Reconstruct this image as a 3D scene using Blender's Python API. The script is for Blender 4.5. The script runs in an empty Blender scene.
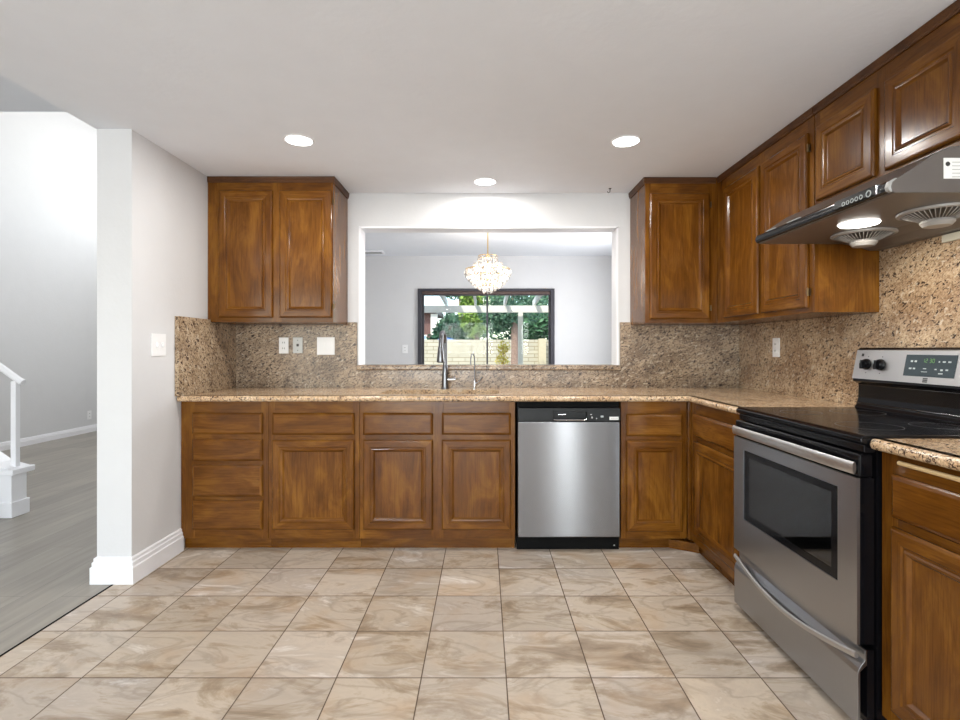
import bpy, bmesh, math, random
from mathutils import Vector, Matrix
random.seed(7)
SC = bpy.context.scene
COL = SC.collection
PI = math.pi

# ---------------------------------------------------------------- camera
cam_d = bpy.data.cameras.new('camera'); cam = bpy.data.objects.new('camera', cam_d); COL.objects.link(cam)
CAMZ = 1.16
cam.location = (0, 0, CAMZ); cam.rotation_euler = (PI/2, 0, 0)
cam_d.sensor_width = 36; cam_d.lens = 512/960*36
cam_d.shift_x = -4/960; cam_d.shift_y = -11/960
cam_d.clip_start = .02; cam_d.clip_end = 200
SC.camera = cam

# ---------------------------------------------------------------- world, sun, large lights, exposure
SC.view_settings.view_transform = 'Standard'; SC.view_settings.look = 'None'
SC.view_settings.gamma = 1; SC.view_settings.use_curve_mapping = False
SC.view_settings.exposure = 0.31
W = bpy.data.worlds.new('sky'); SC.world = W; W.use_nodes = True
wn = W.node_tree.nodes; bgn = wn['Background']
sky = wn.new('ShaderNodeTexSky'); sky.sky_type = 'NISHITA'; sky.sun_disc = False
sky.sun_elevation = math.radians(50); sky.sun_rotation = math.radians(200); sky.air_density = 1.0
W.node_tree.links.new(sky.outputs[0], bgn.inputs[0]); bgn.inputs[1].default_value = .30
def light(name, kind, loc, rot, energy, color=(1,1,1), **kw):
    d = bpy.data.lights.new(name, kind); d.energy = energy; d.color = color
    for k, v in kw.items(): setattr(d, k, v)
    o = bpy.data.objects.new(name, d); COL.objects.link(o); o.location = loc; o.rotation_euler = rot
    return o
light('sun', 'SUN', (0,-10,20), (math.radians(42), 0, math.radians(-28)), 3.2, (1,.95,.86), angle=.01)
# lamps added at unseen openings to brighten rooms; narrow one inferred from dishwasher streak
light('added_rear_daylight', 'AREA', (-.75,-3.10,1.10), (math.radians(102),0,0), 106, (.90,.95,1), shape='RECTANGLE', size=2.2, size_y=2.0)
light('daylight_rear_narrow_window', 'AREA', (1.42,-3.10,1.06), (math.radians(90),0,0), 30, (.95,.97,1), shape='RECTANGLE', size=.36, size_y=2.05)
light('added_living_rear_daylight', 'AREA', (-3.7,-3.10,1.35), (math.radians(102),0,0), 34, (1,.98,.95), shape='RECTANGLE', size=2.2, size_y=1.7)
light('added_living_high_daylight', 'AREA', (-3.7,8.08,3.5), (math.radians(-72),0,0), 70, (1,.985,.96), shape='RECTANGLE', size=2.6, size_y=1.4)
light('added_dining_side_daylight', 'AREA', (1.98,5.3,1.45), (0,math.radians(90),0), 54, (.97,.98,1), shape='RECTANGLE', size=1.3, size_y=1.6)

# ---------------------------------------------------------------- materials
def srgb(r,g,b):
    f = lambda c: (c/255/12.92) if c/255 <= .04045 else ((c/255+.055)/1.055)**2.4
    return (f(r), f(g), f(b), 1)
def mat(name):
    m = bpy.data.materials.new(name); m.use_nodes = True
    nt = m.node_tree; return m, nt, nt.nodes['Principled BSDF'], nt.nodes, nt.links
def nd(ns, kind, **kw):
    n = ns.new(kind)
    for k, v in kw.items(): setattr(n, k, v)
    return n
def ramp(ns, stops):
    r = ns.new('ShaderNodeValToRGB'); cr = r.color_ramp
    while len(cr.elements) < len(stops): cr.elements.new(.5)
    for e, (p, c) in zip(cr.elements, stops): e.position = p; e.color = c
    return r
def simple(name, col, rough=.5, metal=0, noise=.04, nscale=8, bump=0, bscale=60, coat=0, emit=None, estr=0, spec=None, trans=0):
    m, nt, b, ns, L = mat(name)
    tc = ns.new('ShaderNodeTexCoord')
    n = ns.new('ShaderNodeTexNoise'); n.inputs['Scale'].default_value = nscale; n.inputs['Detail'].default_value = 4
    L.new(tc.outputs['Object'], n.inputs['Vector'])
    c0 = tuple(max(0, c*(1-noise)) for c in col[:3])+(1,); c1 = tuple(min(1, c*(1+noise)) for c in col[:3])+(1,)
    r = ramp(ns, [(.3,c0),(.7,c1)]); L.new(n.outputs['Fac'], r.inputs[0]); L.new(r.outputs[0], b.inputs['Base Color'])
    b.inputs['Roughness'].default_value = rough; b.inputs['Metallic'].default_value = metal
    b.inputs['Coat Weight'].default_value = coat; b.inputs['Coat Roughness'].default_value = .08
    if spec is not None: b.inputs['Specular IOR Level'].default_value = spec
    if trans: b.inputs['Transmission Weight'].default_value = trans
    if emit: b.inputs['Emission Color'].default_value = emit; b.inputs['Emission Strength'].default_value = estr
    if bump:
        n2 = ns.new('ShaderNodeTexNoise'); n2.inputs['Scale'].default_value = bscale; n2.inputs['Detail'].default_value = 5
        L.new(tc.outputs['Object'], n2.inputs['Vector'])
        bp = ns.new('ShaderNodeBump'); bp.inputs['Strength'].default_value = bump; bp.inputs['Distance'].default_value = .004
        L.new(n2.outputs['Fac'], bp.inputs['Height']); L.new(bp.outputs[0], b.inputs['Normal'])
    return m

def wood(name, axis, lo, mid, hi, rough=.23):
    m, nt, b, ns, L = mat(name)
    tc = ns.new('ShaderNodeTexCoord'); oi = ns.new('ShaderNodeObjectInfo')
    off = nd(ns,'ShaderNodeVectorMath', operation='SCALE'); off.inputs[0].default_value = (7.3, 5.1, 9.7); L.new(oi.outputs['Random'], off.inputs['Scale'])
    add = nd(ns,'ShaderNodeVectorMath', operation='ADD'); L.new(tc.outputs['Object'], add.inputs[0]); L.new(off.outputs[0], add.inputs[1])
    def mapped(al, ac):
        mp = ns.new('ShaderNodeMapping'); s = [ac, ac, ac]; s['xyz'.index(axis)] = al
        mp.inputs['Scale'].default_value = s; L.new(add.outputs[0], mp.inputs['Vector']); return mp
    m1 = mapped(1.8, 7.0)
    n1 = ns.new('ShaderNodeTexNoise'); n1.inputs['Scale'].default_value = 1.4; n1.inputs['Detail'].default_value = 6; n1.inputs['Distortion'].default_value = .9; n1.inputs['Roughness'].default_value = .62
    L.new(m1.outputs[0], n1.inputs['Vector'])
    r = ramp(ns, [(.25,lo),(.5,mid),(.76,hi)]); L.new(n1.outputs['Fac'], r.inputs[0])
    m2 = mapped(8, 170)
    n2 = ns.new('ShaderNodeTexNoise'); n2.inputs['Scale'].default_value = 1.0; n2.inputs['Detail'].default_value = 3; L.new(m2.outputs[0], n2.inputs['Vector'])
    r2 = ramp(ns, [(.36,(.55,.45,.35,1)),(.52,(1,1,1,1))]); L.new(n2.outputs['Fac'], r2.inputs[0])
    n3 = ns.new('ShaderNodeTexNoise'); n3.inputs['Scale'].default_value = 5; n3.inputs['Detail'].default_value = 2; L.new(add.outputs[0], n3.inputs['Vector'])
    r3 = ramp(ns, [(.3,(.84,.78,.70,1)),(.65,(1.0,1.0,1.0,1))]); L.new(n3.outputs['Fac'], r3.inputs[0])
    mx = nd(ns,'ShaderNodeMix', data_type='RGBA', blend_type='MULTIPLY'); mx.inputs['Factor'].default_value = .5
    L.new(r.outputs[0], mx.inputs['A']); L.new(r2.outputs[0], mx.inputs['B'])
    mx2 = nd(ns,'ShaderNodeMix', data_type='RGBA', blend_type='MULTIPLY'); mx2.inputs['Factor'].default_value = 1
    L.new(mx.outputs['Result'], mx2.inputs['A']); L.new(r3.outputs[0], mx2.inputs['B'])
    L.new(mx2.outputs['Result'], b.inputs['Base Color'])
    b.inputs['Roughness'].default_value = rough; b.inputs['Coat Weight'].default_value = .12; b.inputs['Coat Roughness'].default_value = .10; b.inputs['Specular IOR Level'].default_value = .22
    bp = ns.new('ShaderNodeBump'); bp.inputs['Strength'].default_value = .25; bp.inputs['Distance'].default_value = .0008
    nw = ns.new('ShaderNodeTexNoise'); nw.inputs['Scale'].default_value = 26; nw.inputs['Detail'].default_value = 2; L.new(add.outputs[0], nw.inputs['Vector'])
    ad = nd(ns,'ShaderNodeMath', operation='ADD'); L.new(nw.outputs['Fac'], ad.inputs[0]); L.new(n2.outputs['Fac'], ad.inputs[1])
    L.new(ad.outputs[0], bp.inputs['Height']); L.new(bp.outputs[0], b.inputs['Normal']); L.new(bp.outputs[0], b.inputs['Coat Normal'])
    return m
WLO, WMID, WHI = (.080,.026,.0025,1), (.146,.054,.0060,1), (.265,.112,.0145,1)
WOOD = {a: wood('stained_oak_grain_'+a, a, WLO, WMID, WHI) for a in 'xyz'}
CROWN = {a: wood('dark_oak_trim_grain_'+a, a, (.045,.016,.005,1), (.095,.036,.010,1), (.15,.062,.017,1), .5) for a in 'xyz'}

def granite(name, rot, stretch, base, light_c, dark, rough=.2, scale=1.0, darkpos=.39):
    m, nt, b, ns, L = mat(name)
    tc = ns.new('ShaderNodeTexCoord'); mp = ns.new('ShaderNodeMapping')
    mp.inputs['Rotation'].default_value = rot; L.new(tc.outputs['Object'], mp.inputs['Vector'])
    mp2 = ns.new('ShaderNodeMapping'); mp2.inputs['Scale'].default_value = stretch; L.new(mp.outputs[0], mp2.inputs['Vector'])
    def noise(s, d, vec, dist=0, ro=.6):
        n = ns.new('ShaderNodeTexNoise'); n.inputs['Scale'].default_value = s*scale; n.inputs['Detail'].default_value = d
        n.inputs['Distortion'].default_value = dist; n.inputs['Roughness'].default_value = ro; L.new(vec, n.inputs['Vector']); return n
    a = noise(4.5, 3, mp2.outputs[0], .6)
    r1 = ramp(ns, [(.34,base),(.66,light_c)]); L.new(a.outputs['Fac'], r1.inputs[0])
    g = noise(75, 3, mp2.outputs[0], .3)
    rg = ramp(ns, [(.40,(.66,.58,.50,1)),(.52,(1,1,1,1)),(.66,(1.25,1.25,1.22,1))]); L.new(g.outputs['Fac'], rg.inputs[0])
    mu = nd(ns,'ShaderNodeMix', data_type='RGBA', blend_type='MULTIPLY'); mu.inputs['Factor'].default_value = .9
    L.new(r1.outputs[0], mu.inputs['A']); L.new(rg.outputs[0], mu.inputs['B'])
    d = noise(46, 2.5, mp2.outputs[0], 1.1, .55)
    rd = ramp(ns, [(darkpos-.035,(1,1,1,1)),(darkpos+.01,(0,0,0,1))]); L.new(d.outputs['Fac'], rd.inputs[0])
    mx = nd(ns,'ShaderNodeMix', data_type='RGBA'); L.new(rd.outputs[0], mx.inputs['Factor']); L.new(mu.outputs['Result'], mx.inputs['A']); mx.inputs['B'].default_value = dark
    w = noise(30, 2, mp2.outputs[0], .8)
    rw = ramp(ns, [(.60,(0,0,0,1)),(.68,(1,1,1,1))]); L.new(w.outputs['Fac'], rw.inputs[0])
    mw = nd(ns,'ShaderNodeMix', data_type='RGBA'); mf = nd(ns,'ShaderNodeMath', operation='MULTIPLY'); mf.inputs[1].default_value = .55
    L.new(rw.outputs[0], mf.inputs[0]); L.new(mf.outputs[0], mw.inputs['Factor']); L.new(mx.outputs['Result'], mw.inputs['A']); mw.inputs['B'].default_value = (.70,.60,.46,1)
    L.new(mw.outputs['Result'], b.inputs['Base Color'])
    b.inputs['Roughness'].default_value = rough
    return m
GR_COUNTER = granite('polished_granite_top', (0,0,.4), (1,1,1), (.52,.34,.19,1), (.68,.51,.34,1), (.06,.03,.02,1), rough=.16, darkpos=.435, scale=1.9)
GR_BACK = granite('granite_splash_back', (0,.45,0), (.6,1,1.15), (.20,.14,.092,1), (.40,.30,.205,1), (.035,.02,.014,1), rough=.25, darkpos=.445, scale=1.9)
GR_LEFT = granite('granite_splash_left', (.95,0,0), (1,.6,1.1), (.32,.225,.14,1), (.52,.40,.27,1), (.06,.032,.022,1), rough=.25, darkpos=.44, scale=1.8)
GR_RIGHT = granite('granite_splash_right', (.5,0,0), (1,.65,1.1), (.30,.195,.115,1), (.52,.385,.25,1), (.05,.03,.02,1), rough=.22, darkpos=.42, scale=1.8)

WALL = simple('white_wall_paint', srgb(214,214,215), .75, bump=.25, bscale=45, noise=.01)
CEIL = simple('white_ceiling_paint', srgb(236,239,245), .85, bump=.22, bscale=38, noise=.01)
TRIM = simple('white_trim_paint', srgb(240,240,243), .35, noise=.01)
PLASTIC = simple('white_plastic', srgb(238,238,238), .35, noise=.01)
SLOT = simple('dark_slot', srgb(45,42,40), .6)
GREYPLATE = simple('grey_cover_plate', srgb(172,172,170), .35, metal=.3)
BLACK = simple('gloss_black_enamel', (.004,.004,.005,1), .14, noise=.1, spec=.25)
BLACKM = simple('satin_black_plastic', (.008,.009,.010,1), .35, noise=.1, spec=.25)
KICK = simple('matt_black_kick', (.003,.003,.003,1), .6, spec=.1)
HOODM = simple('brown_grey_hood_enamel', (.135,.118,.108,1), .33, metal=.35, noise=.05)
GRILLE = simple('grey_grille_plastic', (.33,.31,.29,1), .35)
CHROME = simple('brushed_chrome', (.62,.62,.64,1), .16, metal=1)
DARKCHROME = simple('dark_nickel', (.17,.17,.18,1), .22, metal=1)
BRASSY = simple('antique_brass_hinge', (.13,.085,.04,1), .35, metal=1)
GOLD = simple('polished_gold', (.85,.58,.25,1), .22, metal=1)
DFRAME = simple('dark_bronze_frame', (.030,.027,.038,1), .4)
DWOOD = simple('brown_door_head', (.085,.05,.042,1), .45)
DISPLAY = simple('grey_blue_display_glass', (.035,.048,.055,1), .15)
MARK = simple('pale_printed_mark', (.42,.46,.46,1), .5)
INK = simple('dark_printed_ink', (.03,.03,.03,1), .5)
GREEN = simple('green_clock_digits', (.05,.12,.03,1), .5, emit=(.18,.42,.10,1), estr=.35)
STICK = simple('white_sticker_paper', srgb(228,228,226), .5)
TAPE = simple('pale_plastic_strip', srgb(196,190,172), .3)
BRONZE = simple('pale_wood_strip', srgb(206,176,128), .4)
STEELIN = simple('sink_steel', (.50,.49,.47,1), .28, metal=1)
LINER = simple('oven_liner', (.30,.30,.31,1), .35)
RACK = simple('rack_wire', (.65,.65,.66,1), .2, metal=1)

def steel(name, axis, base=(.235,.235,.245,1), rough=.25, aniso=1.0):
    m, nt, b, ns, L = mat(name)
    tc = ns.new('ShaderNodeTexCoord'); mp = ns.new('ShaderNodeMapping')
    s = [260,260,260]; s['xyz'.index(axis)] = 2.0; mp.inputs['Scale'].default_value = s
    L.new(tc.outputs['Object'], mp.inputs['Vector'])
    n = ns.new('ShaderNodeTexNoise'); n.inputs['Scale'].default_value = 1; n.inputs['Detail'].default_value = 2; L.new(mp.outputs[0], n.inputs['Vector'])
    mr = ns.new('ShaderNodeMapRange'); mr.inputs['To Min'].default_value = rough-.015; mr.inputs['To Max'].default_value = rough+.02
    L.new(n.outputs['Fac'], mr.inputs['Value']); L.new(mr.outputs[0], b.inputs['Roughness'])
    if True: mr.inputs['To Min'].default_value = rough-.003; mr.inputs['To Max'].default_value = rough+.003
    b.inputs['Base Color'].default_value = base; b.inputs['Metallic'].default_value = 1
    b.inputs['Anisotropic'].default_value = aniso; b.inputs['Anisotropic Rotation'].default_value = .25
    tg = nd(ns,'ShaderNodeTangent', direction_type='RADIAL', axis='Z'); L.new(tg.outputs[0], b.inputs['Tangent'])
    n2 = ns.new('ShaderNodeTexNoise'); n2.inputs['Scale'].default_value = 3.2; n2.inputs['Detail'].default_value = 1; L.new(tc.outputs['Object'], n2.inputs['Vector'])
    bp = ns.new('ShaderNodeBump'); bp.inputs['Strength'].default_value = .2; bp.inputs['Distance'].default_value = .002
    L.new(n2.outputs['Fac'], bp.inputs['Height']); L.new(bp.outputs[0], b.inputs['Normal'])
    return m
STEEL_V = steel('stainless_steel_vertical_brush', 'x')
STEEL_Y = steel('stainless_steel_range', 'y', (.40,.41,.43,1), .30, 0)
STEEL_F = steel('stainless_fascia', 'y', (.62,.62,.62,1), .36, 0)

def emitmat(name, col, s):
    m, nt, b, ns, L = mat(name)
    b.inputs['Base Color'].default_value = (.9,.9,.9,1); b.inputs['Emission Color'].default_value = col; b.inputs['Emission Strength'].default_value = s
    return m
LED = emitmat('lit_led_diffuser', (1,.98,.95,1), 6)
BULB = emitmat('warm_bulb_glow', (1,.60,.26,1), 5)
HLAMP = emitmat('lit_hood_lamp', (1,.97,.90,1), 7)

def glass(name, tint=(1,1,1,1), refl=1.0, rough=0.0):
    m = bpy.data.materials.new(name); m.use_nodes = True; nt = m.node_tree; ns = nt.nodes; L = nt.links
    ns.remove(ns['Principled BSDF']); out = ns['Material Output']
    t = ns.new('ShaderNodeBsdfTransparent'); t.inputs[0].default_value = tint
    g = ns.new('ShaderNodeBsdfGlossy'); g.inputs['Roughness'].default_value = rough
    f = ns.new('ShaderNodeFresnel'); f.inputs[0].default_value = 1.5
    mu = nd(ns,'ShaderNodeMath', operation='MULTIPLY'); mu.inputs[1].default_value = refl; L.new(f.outputs[0], mu.inputs[0])
    mx = ns.new('ShaderNodeMixShader'); L.new(mu.outputs[0], mx.inputs[0]); L.new(t.outputs[0], mx.inputs[1]); L.new(g.outputs[0], mx.inputs[2])
    L.new(mx.outputs[0], out.inputs[0]); return m
GLASS = glass('clear_window_glass', (.98,1,.99,1), .22)
OVENG = glass('smoked_oven_glass', (.82,.82,.84,1), 2.2, .03)
def crystal_mat():
    m = bpy.data.materials.new('cut_crystal'); m.use_nodes = True; nt = m.node_tree; ns = nt.nodes; L = nt.links
    ns.remove(ns['Principled BSDF']); out = ns['Material Output']
    t = ns.new('ShaderNodeBsdfTransparent'); t.inputs[0].default_value = (1,1,1,1)
    g = ns.new('ShaderNodeBsdfGlossy'); g.inputs['Roughness'].default_value = .08
    d = ns.new('ShaderNodeBsdfTranslucent'); d.inputs[0].default_value = (.95,.93,.92,1)
    lw = ns.new('ShaderNodeLayerWeight'); lw.inputs[0].default_value = .45
    m1 = ns.new('ShaderNodeMixShader'); m1.inputs[0].default_value = .42; L.new(t.outputs[0], m1.inputs[1]); L.new(d.outputs[0], m1.inputs[2])
    m2 = ns.new('ShaderNodeMixShader'); L.new(lw.outputs['Fresnel'], m2.inputs[0]); L.new(m1.outputs[0], m2.inputs[1]); L.new(g.outputs[0], m2.inputs[2])
    L.new(m2.outputs[0], out.inputs[0]); return m
CRYSTAL = crystal_mat()

def tile_mat():
    m, nt, b, ns, L = mat('marbled_porcelain_tile'); T = .2995
    geo = ns.new('ShaderNodeNewGeometry'); sep = ns.new('ShaderNodeSeparateXYZ'); L.new(geo.outputs['Position'], sep.inputs[0])
    def M(op, a, bb=None, c=None):
        n = nd(ns,'ShaderNodeMath', operation=op)
        for i, v in enumerate((a, bb, c)):
            if v is None: continue
            if isinstance(v, (int, float)): n.inputs[i].default_value = v
            else: L.new(v, n.inputs[i])
        return n.outputs[0]
    u = M('DIVIDE', M('SUBTRACT', sep.outputs[0], .0785), T); v = M('DIVIDE', M('SUBTRACT', sep.outputs[1], 1.806), T)
    fu, fv = M('FLOOR', u), M('FLOOR', v); ru, rv = M('SUBTRACT', u, fu), M('SUBTRACT', v, fv)
    eu = M('MINIMUM', ru, M('SUBTRACT', 1, ru)); ev = M('MINIMUM', rv, M('SUBTRACT', 1, rv)); e = M('MINIMUM', eu, ev)
    comb = ns.new('ShaderNodeCombineXYZ'); L.new(fu, comb.inputs[0]); L.new(fv, comb.inputs[1])
    wn_ = nd(ns,'ShaderNodeTexWhiteNoise', noise_dimensions='2D'); L.new(comb.outputs[0], wn_.inputs['Vector'])
    sc = nd(ns,'ShaderNodeVectorMath', operation='SCALE'); sc.inputs['Scale'].default_value = 40; L.new(wn_.outputs['Color'], sc.inputs[0])
    ad = nd(ns,'ShaderNodeVectorMath', operation='ADD'); L.new(geo.outputs['Position'], ad.inputs[0]); L.new(sc.outputs[0], ad.inputs[1])
    mp = ns.new('ShaderNodeMapping'); mp.inputs['Rotation'].default_value = (0,0,.6); mp.inputs['Scale'].default_value = (.8,1.8,1)
    L.new(ad.outputs[0], mp.inputs['Vector'])
    n1 = ns.new('ShaderNodeTexNoise'); n1.inputs['Scale'].default_value = 3.0; n1.inputs['Detail'].default_value = 9; n1.inputs['Distortion'].default_value = 1.0; n1.inputs['Roughness'].default_value = .66
    L.new(mp.outputs[0], n1.inputs['Vector'])
    r1 = ramp(ns, [(.28,srgb(128,108,88)),(.41,srgb(172,155,134)),(.49,srgb(200,187,171)),(.58,srgb(190,177,162)),(.68,srgb(228,222,214))]); L.new(n1.outputs['Fac'], r1.inputs[0])
    n2 = ns.new('ShaderNodeTexNoise'); n2.inputs['Scale'].default_value = 2.6; n2.inputs['Detail'].default_value = 5; n2.inputs['Distortion'].default_value = 1.6; n2.inputs['Roughness'].default_value = .5
    L.new(mp.outputs[0], n2.inputs['Vector'])
    vein = M('ABSOLUTE', M('SUBTRACT', n2.outputs['Fac'], .5))
    rv2 = ramp(ns, [(0,(1,1,1,1)),(.045,(0,0,0,1))]); L.new(vein, rv2.inputs[0])
    mv = nd(ns,'ShaderNodeMix', data_type='RGBA'); L.new(M('MULTIPLY', rv2.outputs[0], .34), mv.inputs['Factor']); L.new(r1.outputs[0], mv.inputs['A']); mv.inputs['B'].default_value = srgb(128,112,96)
    n3 = ns.new('ShaderNodeTexNoise'); n3.inputs['Scale'].default_value = 4.5; n3.inputs['Detail'].default_value = 3; L.new(ad.outputs[0], n3.inputs['Vector'])
    r3 = ramp(ns, [(.55,(0,0,0,1)),(.72,(1,1,1,1))]); L.new(n3.outputs['Fac'], r3.inputs[0])
    mo = nd(ns,'ShaderNodeMix', data_type='RGBA'); L.new(M('MULTIPLY', r3.outputs[0], .40), mo.inputs['Factor']); L.new(mv.outputs['Result'], mo.inputs['A']); mo.inputs['B'].default_value = srgb(186,152,114)
    tone = ns.new('ShaderNodeMapRange'); tone.inputs['To Min'].default_value = .76; tone.inputs['To Max'].default_value = .99; L.new(wn_.outputs['Value'], tone.inputs['Value'])
    mt = nd(ns,'ShaderNodeVectorMath', operation='SCALE'); L.new(mo.outputs['Result'], mt.inputs[0]); L.new(tone.outputs[0], mt.inputs['Scale'])
    hue = nd(ns,'ShaderNodeMix', data_type='RGBA', blend_type='MULTIPLY'); hue.inputs['Factor'].default_value = 1
    hr = ramp(ns, [(0,(1.0,.962,.91,1)),(.5,(1,.985,.97,1)),(1,(.96,.955,.98,1))]); sepc = ns.new('ShaderNodeSeparateColor'); L.new(wn_.outputs['Color'], sepc.inputs[0]); L.new(sepc.outputs[1], hr.inputs[0])
    L.new(mt.outputs[0], hue.inputs['A']); L.new(hr.outputs[0], hue.inputs['B'])
    rg = ramp(ns, [(.0055,(1,1,1,1)),(.0085,(0,0,0,1))]); L.new(e, rg.inputs[0])
    mg = nd(ns,'ShaderNodeMix', data_type='RGBA'); L.new(rg.outputs[0], mg.inputs['Factor']); L.new(hue.outputs['Result'], mg.inputs['A']); mg.inputs['B'].default_value = srgb(84,66,50)
    L.new(mg.outputs['Result'], b.inputs['Base Color'])
    rr = ns.new('ShaderNodeMapRange'); rr.inputs['To Min'].default_value = .36; rr.inputs['To Max'].default_value = .9; L.new(rg.outputs[0], rr.inputs['Value']); L.new(rr.outputs[0], b.inputs['Roughness'])
    bp = ns.new('ShaderNodeBump'); bp.inputs['Strength'].default_value = .5; bp.inputs['Distance'].default_value = .002; bp.invert = True
    L.new(rg.outputs[0], bp.inputs['Height']); L.new(bp.outputs[0], b.inputs['Normal'])
    return m
TILE = tile_mat()
def plank_mat():
    m, nt, b, ns, L = mat('grey_wood_plank_floor')
    tc = ns.new('ShaderNodeNewGeometry'); mp = ns.new('ShaderNodeMapping'); mp.inputs['Rotation'].default_value = (0,0,PI/2); L.new(tc.outputs['Position'], mp.inputs['Vector'])
    br = ns.new('ShaderNodeTexBrick'); br.inputs['Scale'].default_value = 1; br.inputs['Brick Width'].default_value = 1.2; br.inputs['Row Height'].default_value = .18
    br.inputs['Mortar Size'].default_value = .0012; br.inputs['Color1'].default_value = srgb(150,145,136); br.inputs['Color2'].default_value = srgb(134,129,121); br.inputs['Mortar'].default_value = srgb(104,99,92)
    L.new(mp.outputs[0], br.inputs['Vector'])
    m2 = ns.new('ShaderNodeMapping'); m2.inputs['Scale'].default_value = (14,1.2,1); L.new(tc.outputs['Position'], m2.inputs['Vector'])
    n = ns.new('ShaderNodeTexNoise'); n.inputs['Scale'].default_value = 2; n.inputs['Detail'].default_value = 5; L.new(m2.outputs[0], n.inputs['Vector'])
    r = ramp(ns, [(.3,(.82,.80,.78,1)),(.7,(1.1,1.08,1.04,1))]); L.new(n.outputs['Fac'], r.inputs[0])
    mx = nd(ns,'ShaderNodeMix', data_type='RGBA', blend_type='MULTIPLY'); mx.inputs['Factor'].default_value = 1; L.new(br.outputs['Color'], mx.inputs['A']); L.new(r.outputs[0], mx.inputs['B'])
    L.new(mx.outputs['Result'], b.inputs['Base Color']); b.inputs['Roughness'].default_value = .33; return m
PLANK = plank_mat()
def block_mat():
    m, nt, b, ns, L = mat('tan_slump_block')
    tc = ns.new('ShaderNodeNewGeometry'); sep = ns.new('ShaderNodeSeparateXYZ'); L.new(tc.outputs['Position'], sep.inputs[0])
    cb = ns.new('ShaderNodeCombineXYZ'); L.new(sep.outputs[0], cb.inputs[0]); L.new(sep.outputs[2], cb.inputs[1])
    br = ns.new('ShaderNodeTexBrick'); br.inputs['Scale'].default_value = 1; br.inputs['Brick Width'].default_value = .42; br.inputs['Row Height'].default_value = .125
    br.inputs['Mortar Size'].default_value = .011; br.inputs['Color1'].default_value = srgb(198,191,170); br.inputs['Color2'].default_value = srgb(186,178,156); br.inputs['Mortar'].default_value = srgb(150,138,114)
    L.new(cb.outputs[0], br.inputs['Vector']); L.new(br.outputs['Color'], b.inputs['Base Color']); b.inputs['Roughness'].default_value = .9; return m
BLOCK = block_mat()

# ---------------------------------------------------------------- mesh helpers
def bx(bm, x0,x1,y0,y1,z0,z1, b=0, mi=0, seg=2):
    t = bmesh.new()
    vs = [t.verts.new((x,y,z)) for x in (x0,x1) for y in (y0,y1) for z in (z0,z1)]
    for f in ((0,1,3,2),(4,6,7,5),(0,4,5,1),(2,3,7,6),(0,2,6,4),(1,5,7,3)): t.faces.new([vs[i] for i in f])
    bmesh.ops.recalc_face_normals(t, faces=t.faces)
    if b: bmesh.ops.bevel(t, geom=list(t.edges), offset=b, segments=seg, profile=.5, affect='EDGES')
    merge(bm, t, mi)
def merge(bm, t, mi=0, M=None):
    mp = {}
    for v in t.verts: mp[v] = bm.verts.new(M @ v.co if M else v.co)
    for f in t.faces:
        try: nf = bm.faces.new([mp[v] for v in f.verts])
        except ValueError: continue
        nf.material_index = mi if mi else f.material_index; nf.smooth = f.smooth
    t.free()
def box(*a, **k):
    bm = bmesh.new(); bx(bm, *a, **k); return bm
def prism(bm, pts, a0, a1, axis='y', mi=0, b=0, smooth=False):
    """closed outline pts in the plane across `axis`, extruded a0..a1"""
    def co(p, a): return {'y': (p[0], a, p[1]), 'x': (a, p[0], p[1]), 'z': (p[0], p[1], a)}[axis]
    t = bmesh.new()
    A = [t.verts.new(co(p,a0)) for p in pts]; B = [t.verts.new(co(p,a1)) for p in pts]
    t.faces.new(A); t.faces.new(B[::-1]); n = len(pts)
    for i in range(n):
        f = t.faces.new([A[i], B[i], B[(i+1)%n], A[(i+1)%n]]); f.smooth = smooth
    bmesh.ops.recalc_face_normals(t, faces=t.faces)
    if b: bmesh.ops.bevel(t, geom=list(t.edges), offset=b, segments=2, profile=.5, affect='EDGES')
    merge(bm, t, mi)
def tube(bm, pts, r, n=12, ry=None, up=(0,0,1), mi=0):
    """swept tube; r may be a list; ry gives a flat section (r along side, ry along up)"""
    P = [Vector(p) for p in pts]; R = r if isinstance(r,(list,tuple)) else [r]*len(P)
    t = bmesh.new(); rings = []; side = None
    for i, p in enumerate(P):
        d = (P[min(i+1,len(P)-1)]-P[max(i-1,0)]).normalized()
        if side is None:
            u = Vector(up)
            if abs(d.dot(u)) > .95: u = Vector((1,0,0)) if abs(d.x) < .9 else Vector((0,1,0))
            side = d.cross(u).normalized()
        else: side = (side - d*side.dot(d)).normalized()
        upv = side.cross(d).normalized(); ring = []
        for k in range(n):
            a = 2*PI*k/n; ring.append(t.verts.new(p + side*math.cos(a)*R[i] + upv*math.sin(a)*(ry if ry else R[i])))
        rings.append(ring)
    for i in range(len(P)-1):
        for k in range(n):
            f = t.faces.new([rings[i][k], rings[i][(k+1)%n], rings[i+1][(k+1)%n], rings[i+1][k]]); f.smooth = True
    t.faces.new(rings[0]); t.faces.new(rings[-1][::-1])
    bmesh.ops.recalc_face_normals(t, faces=t.faces); merge(bm, t, mi)
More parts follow.
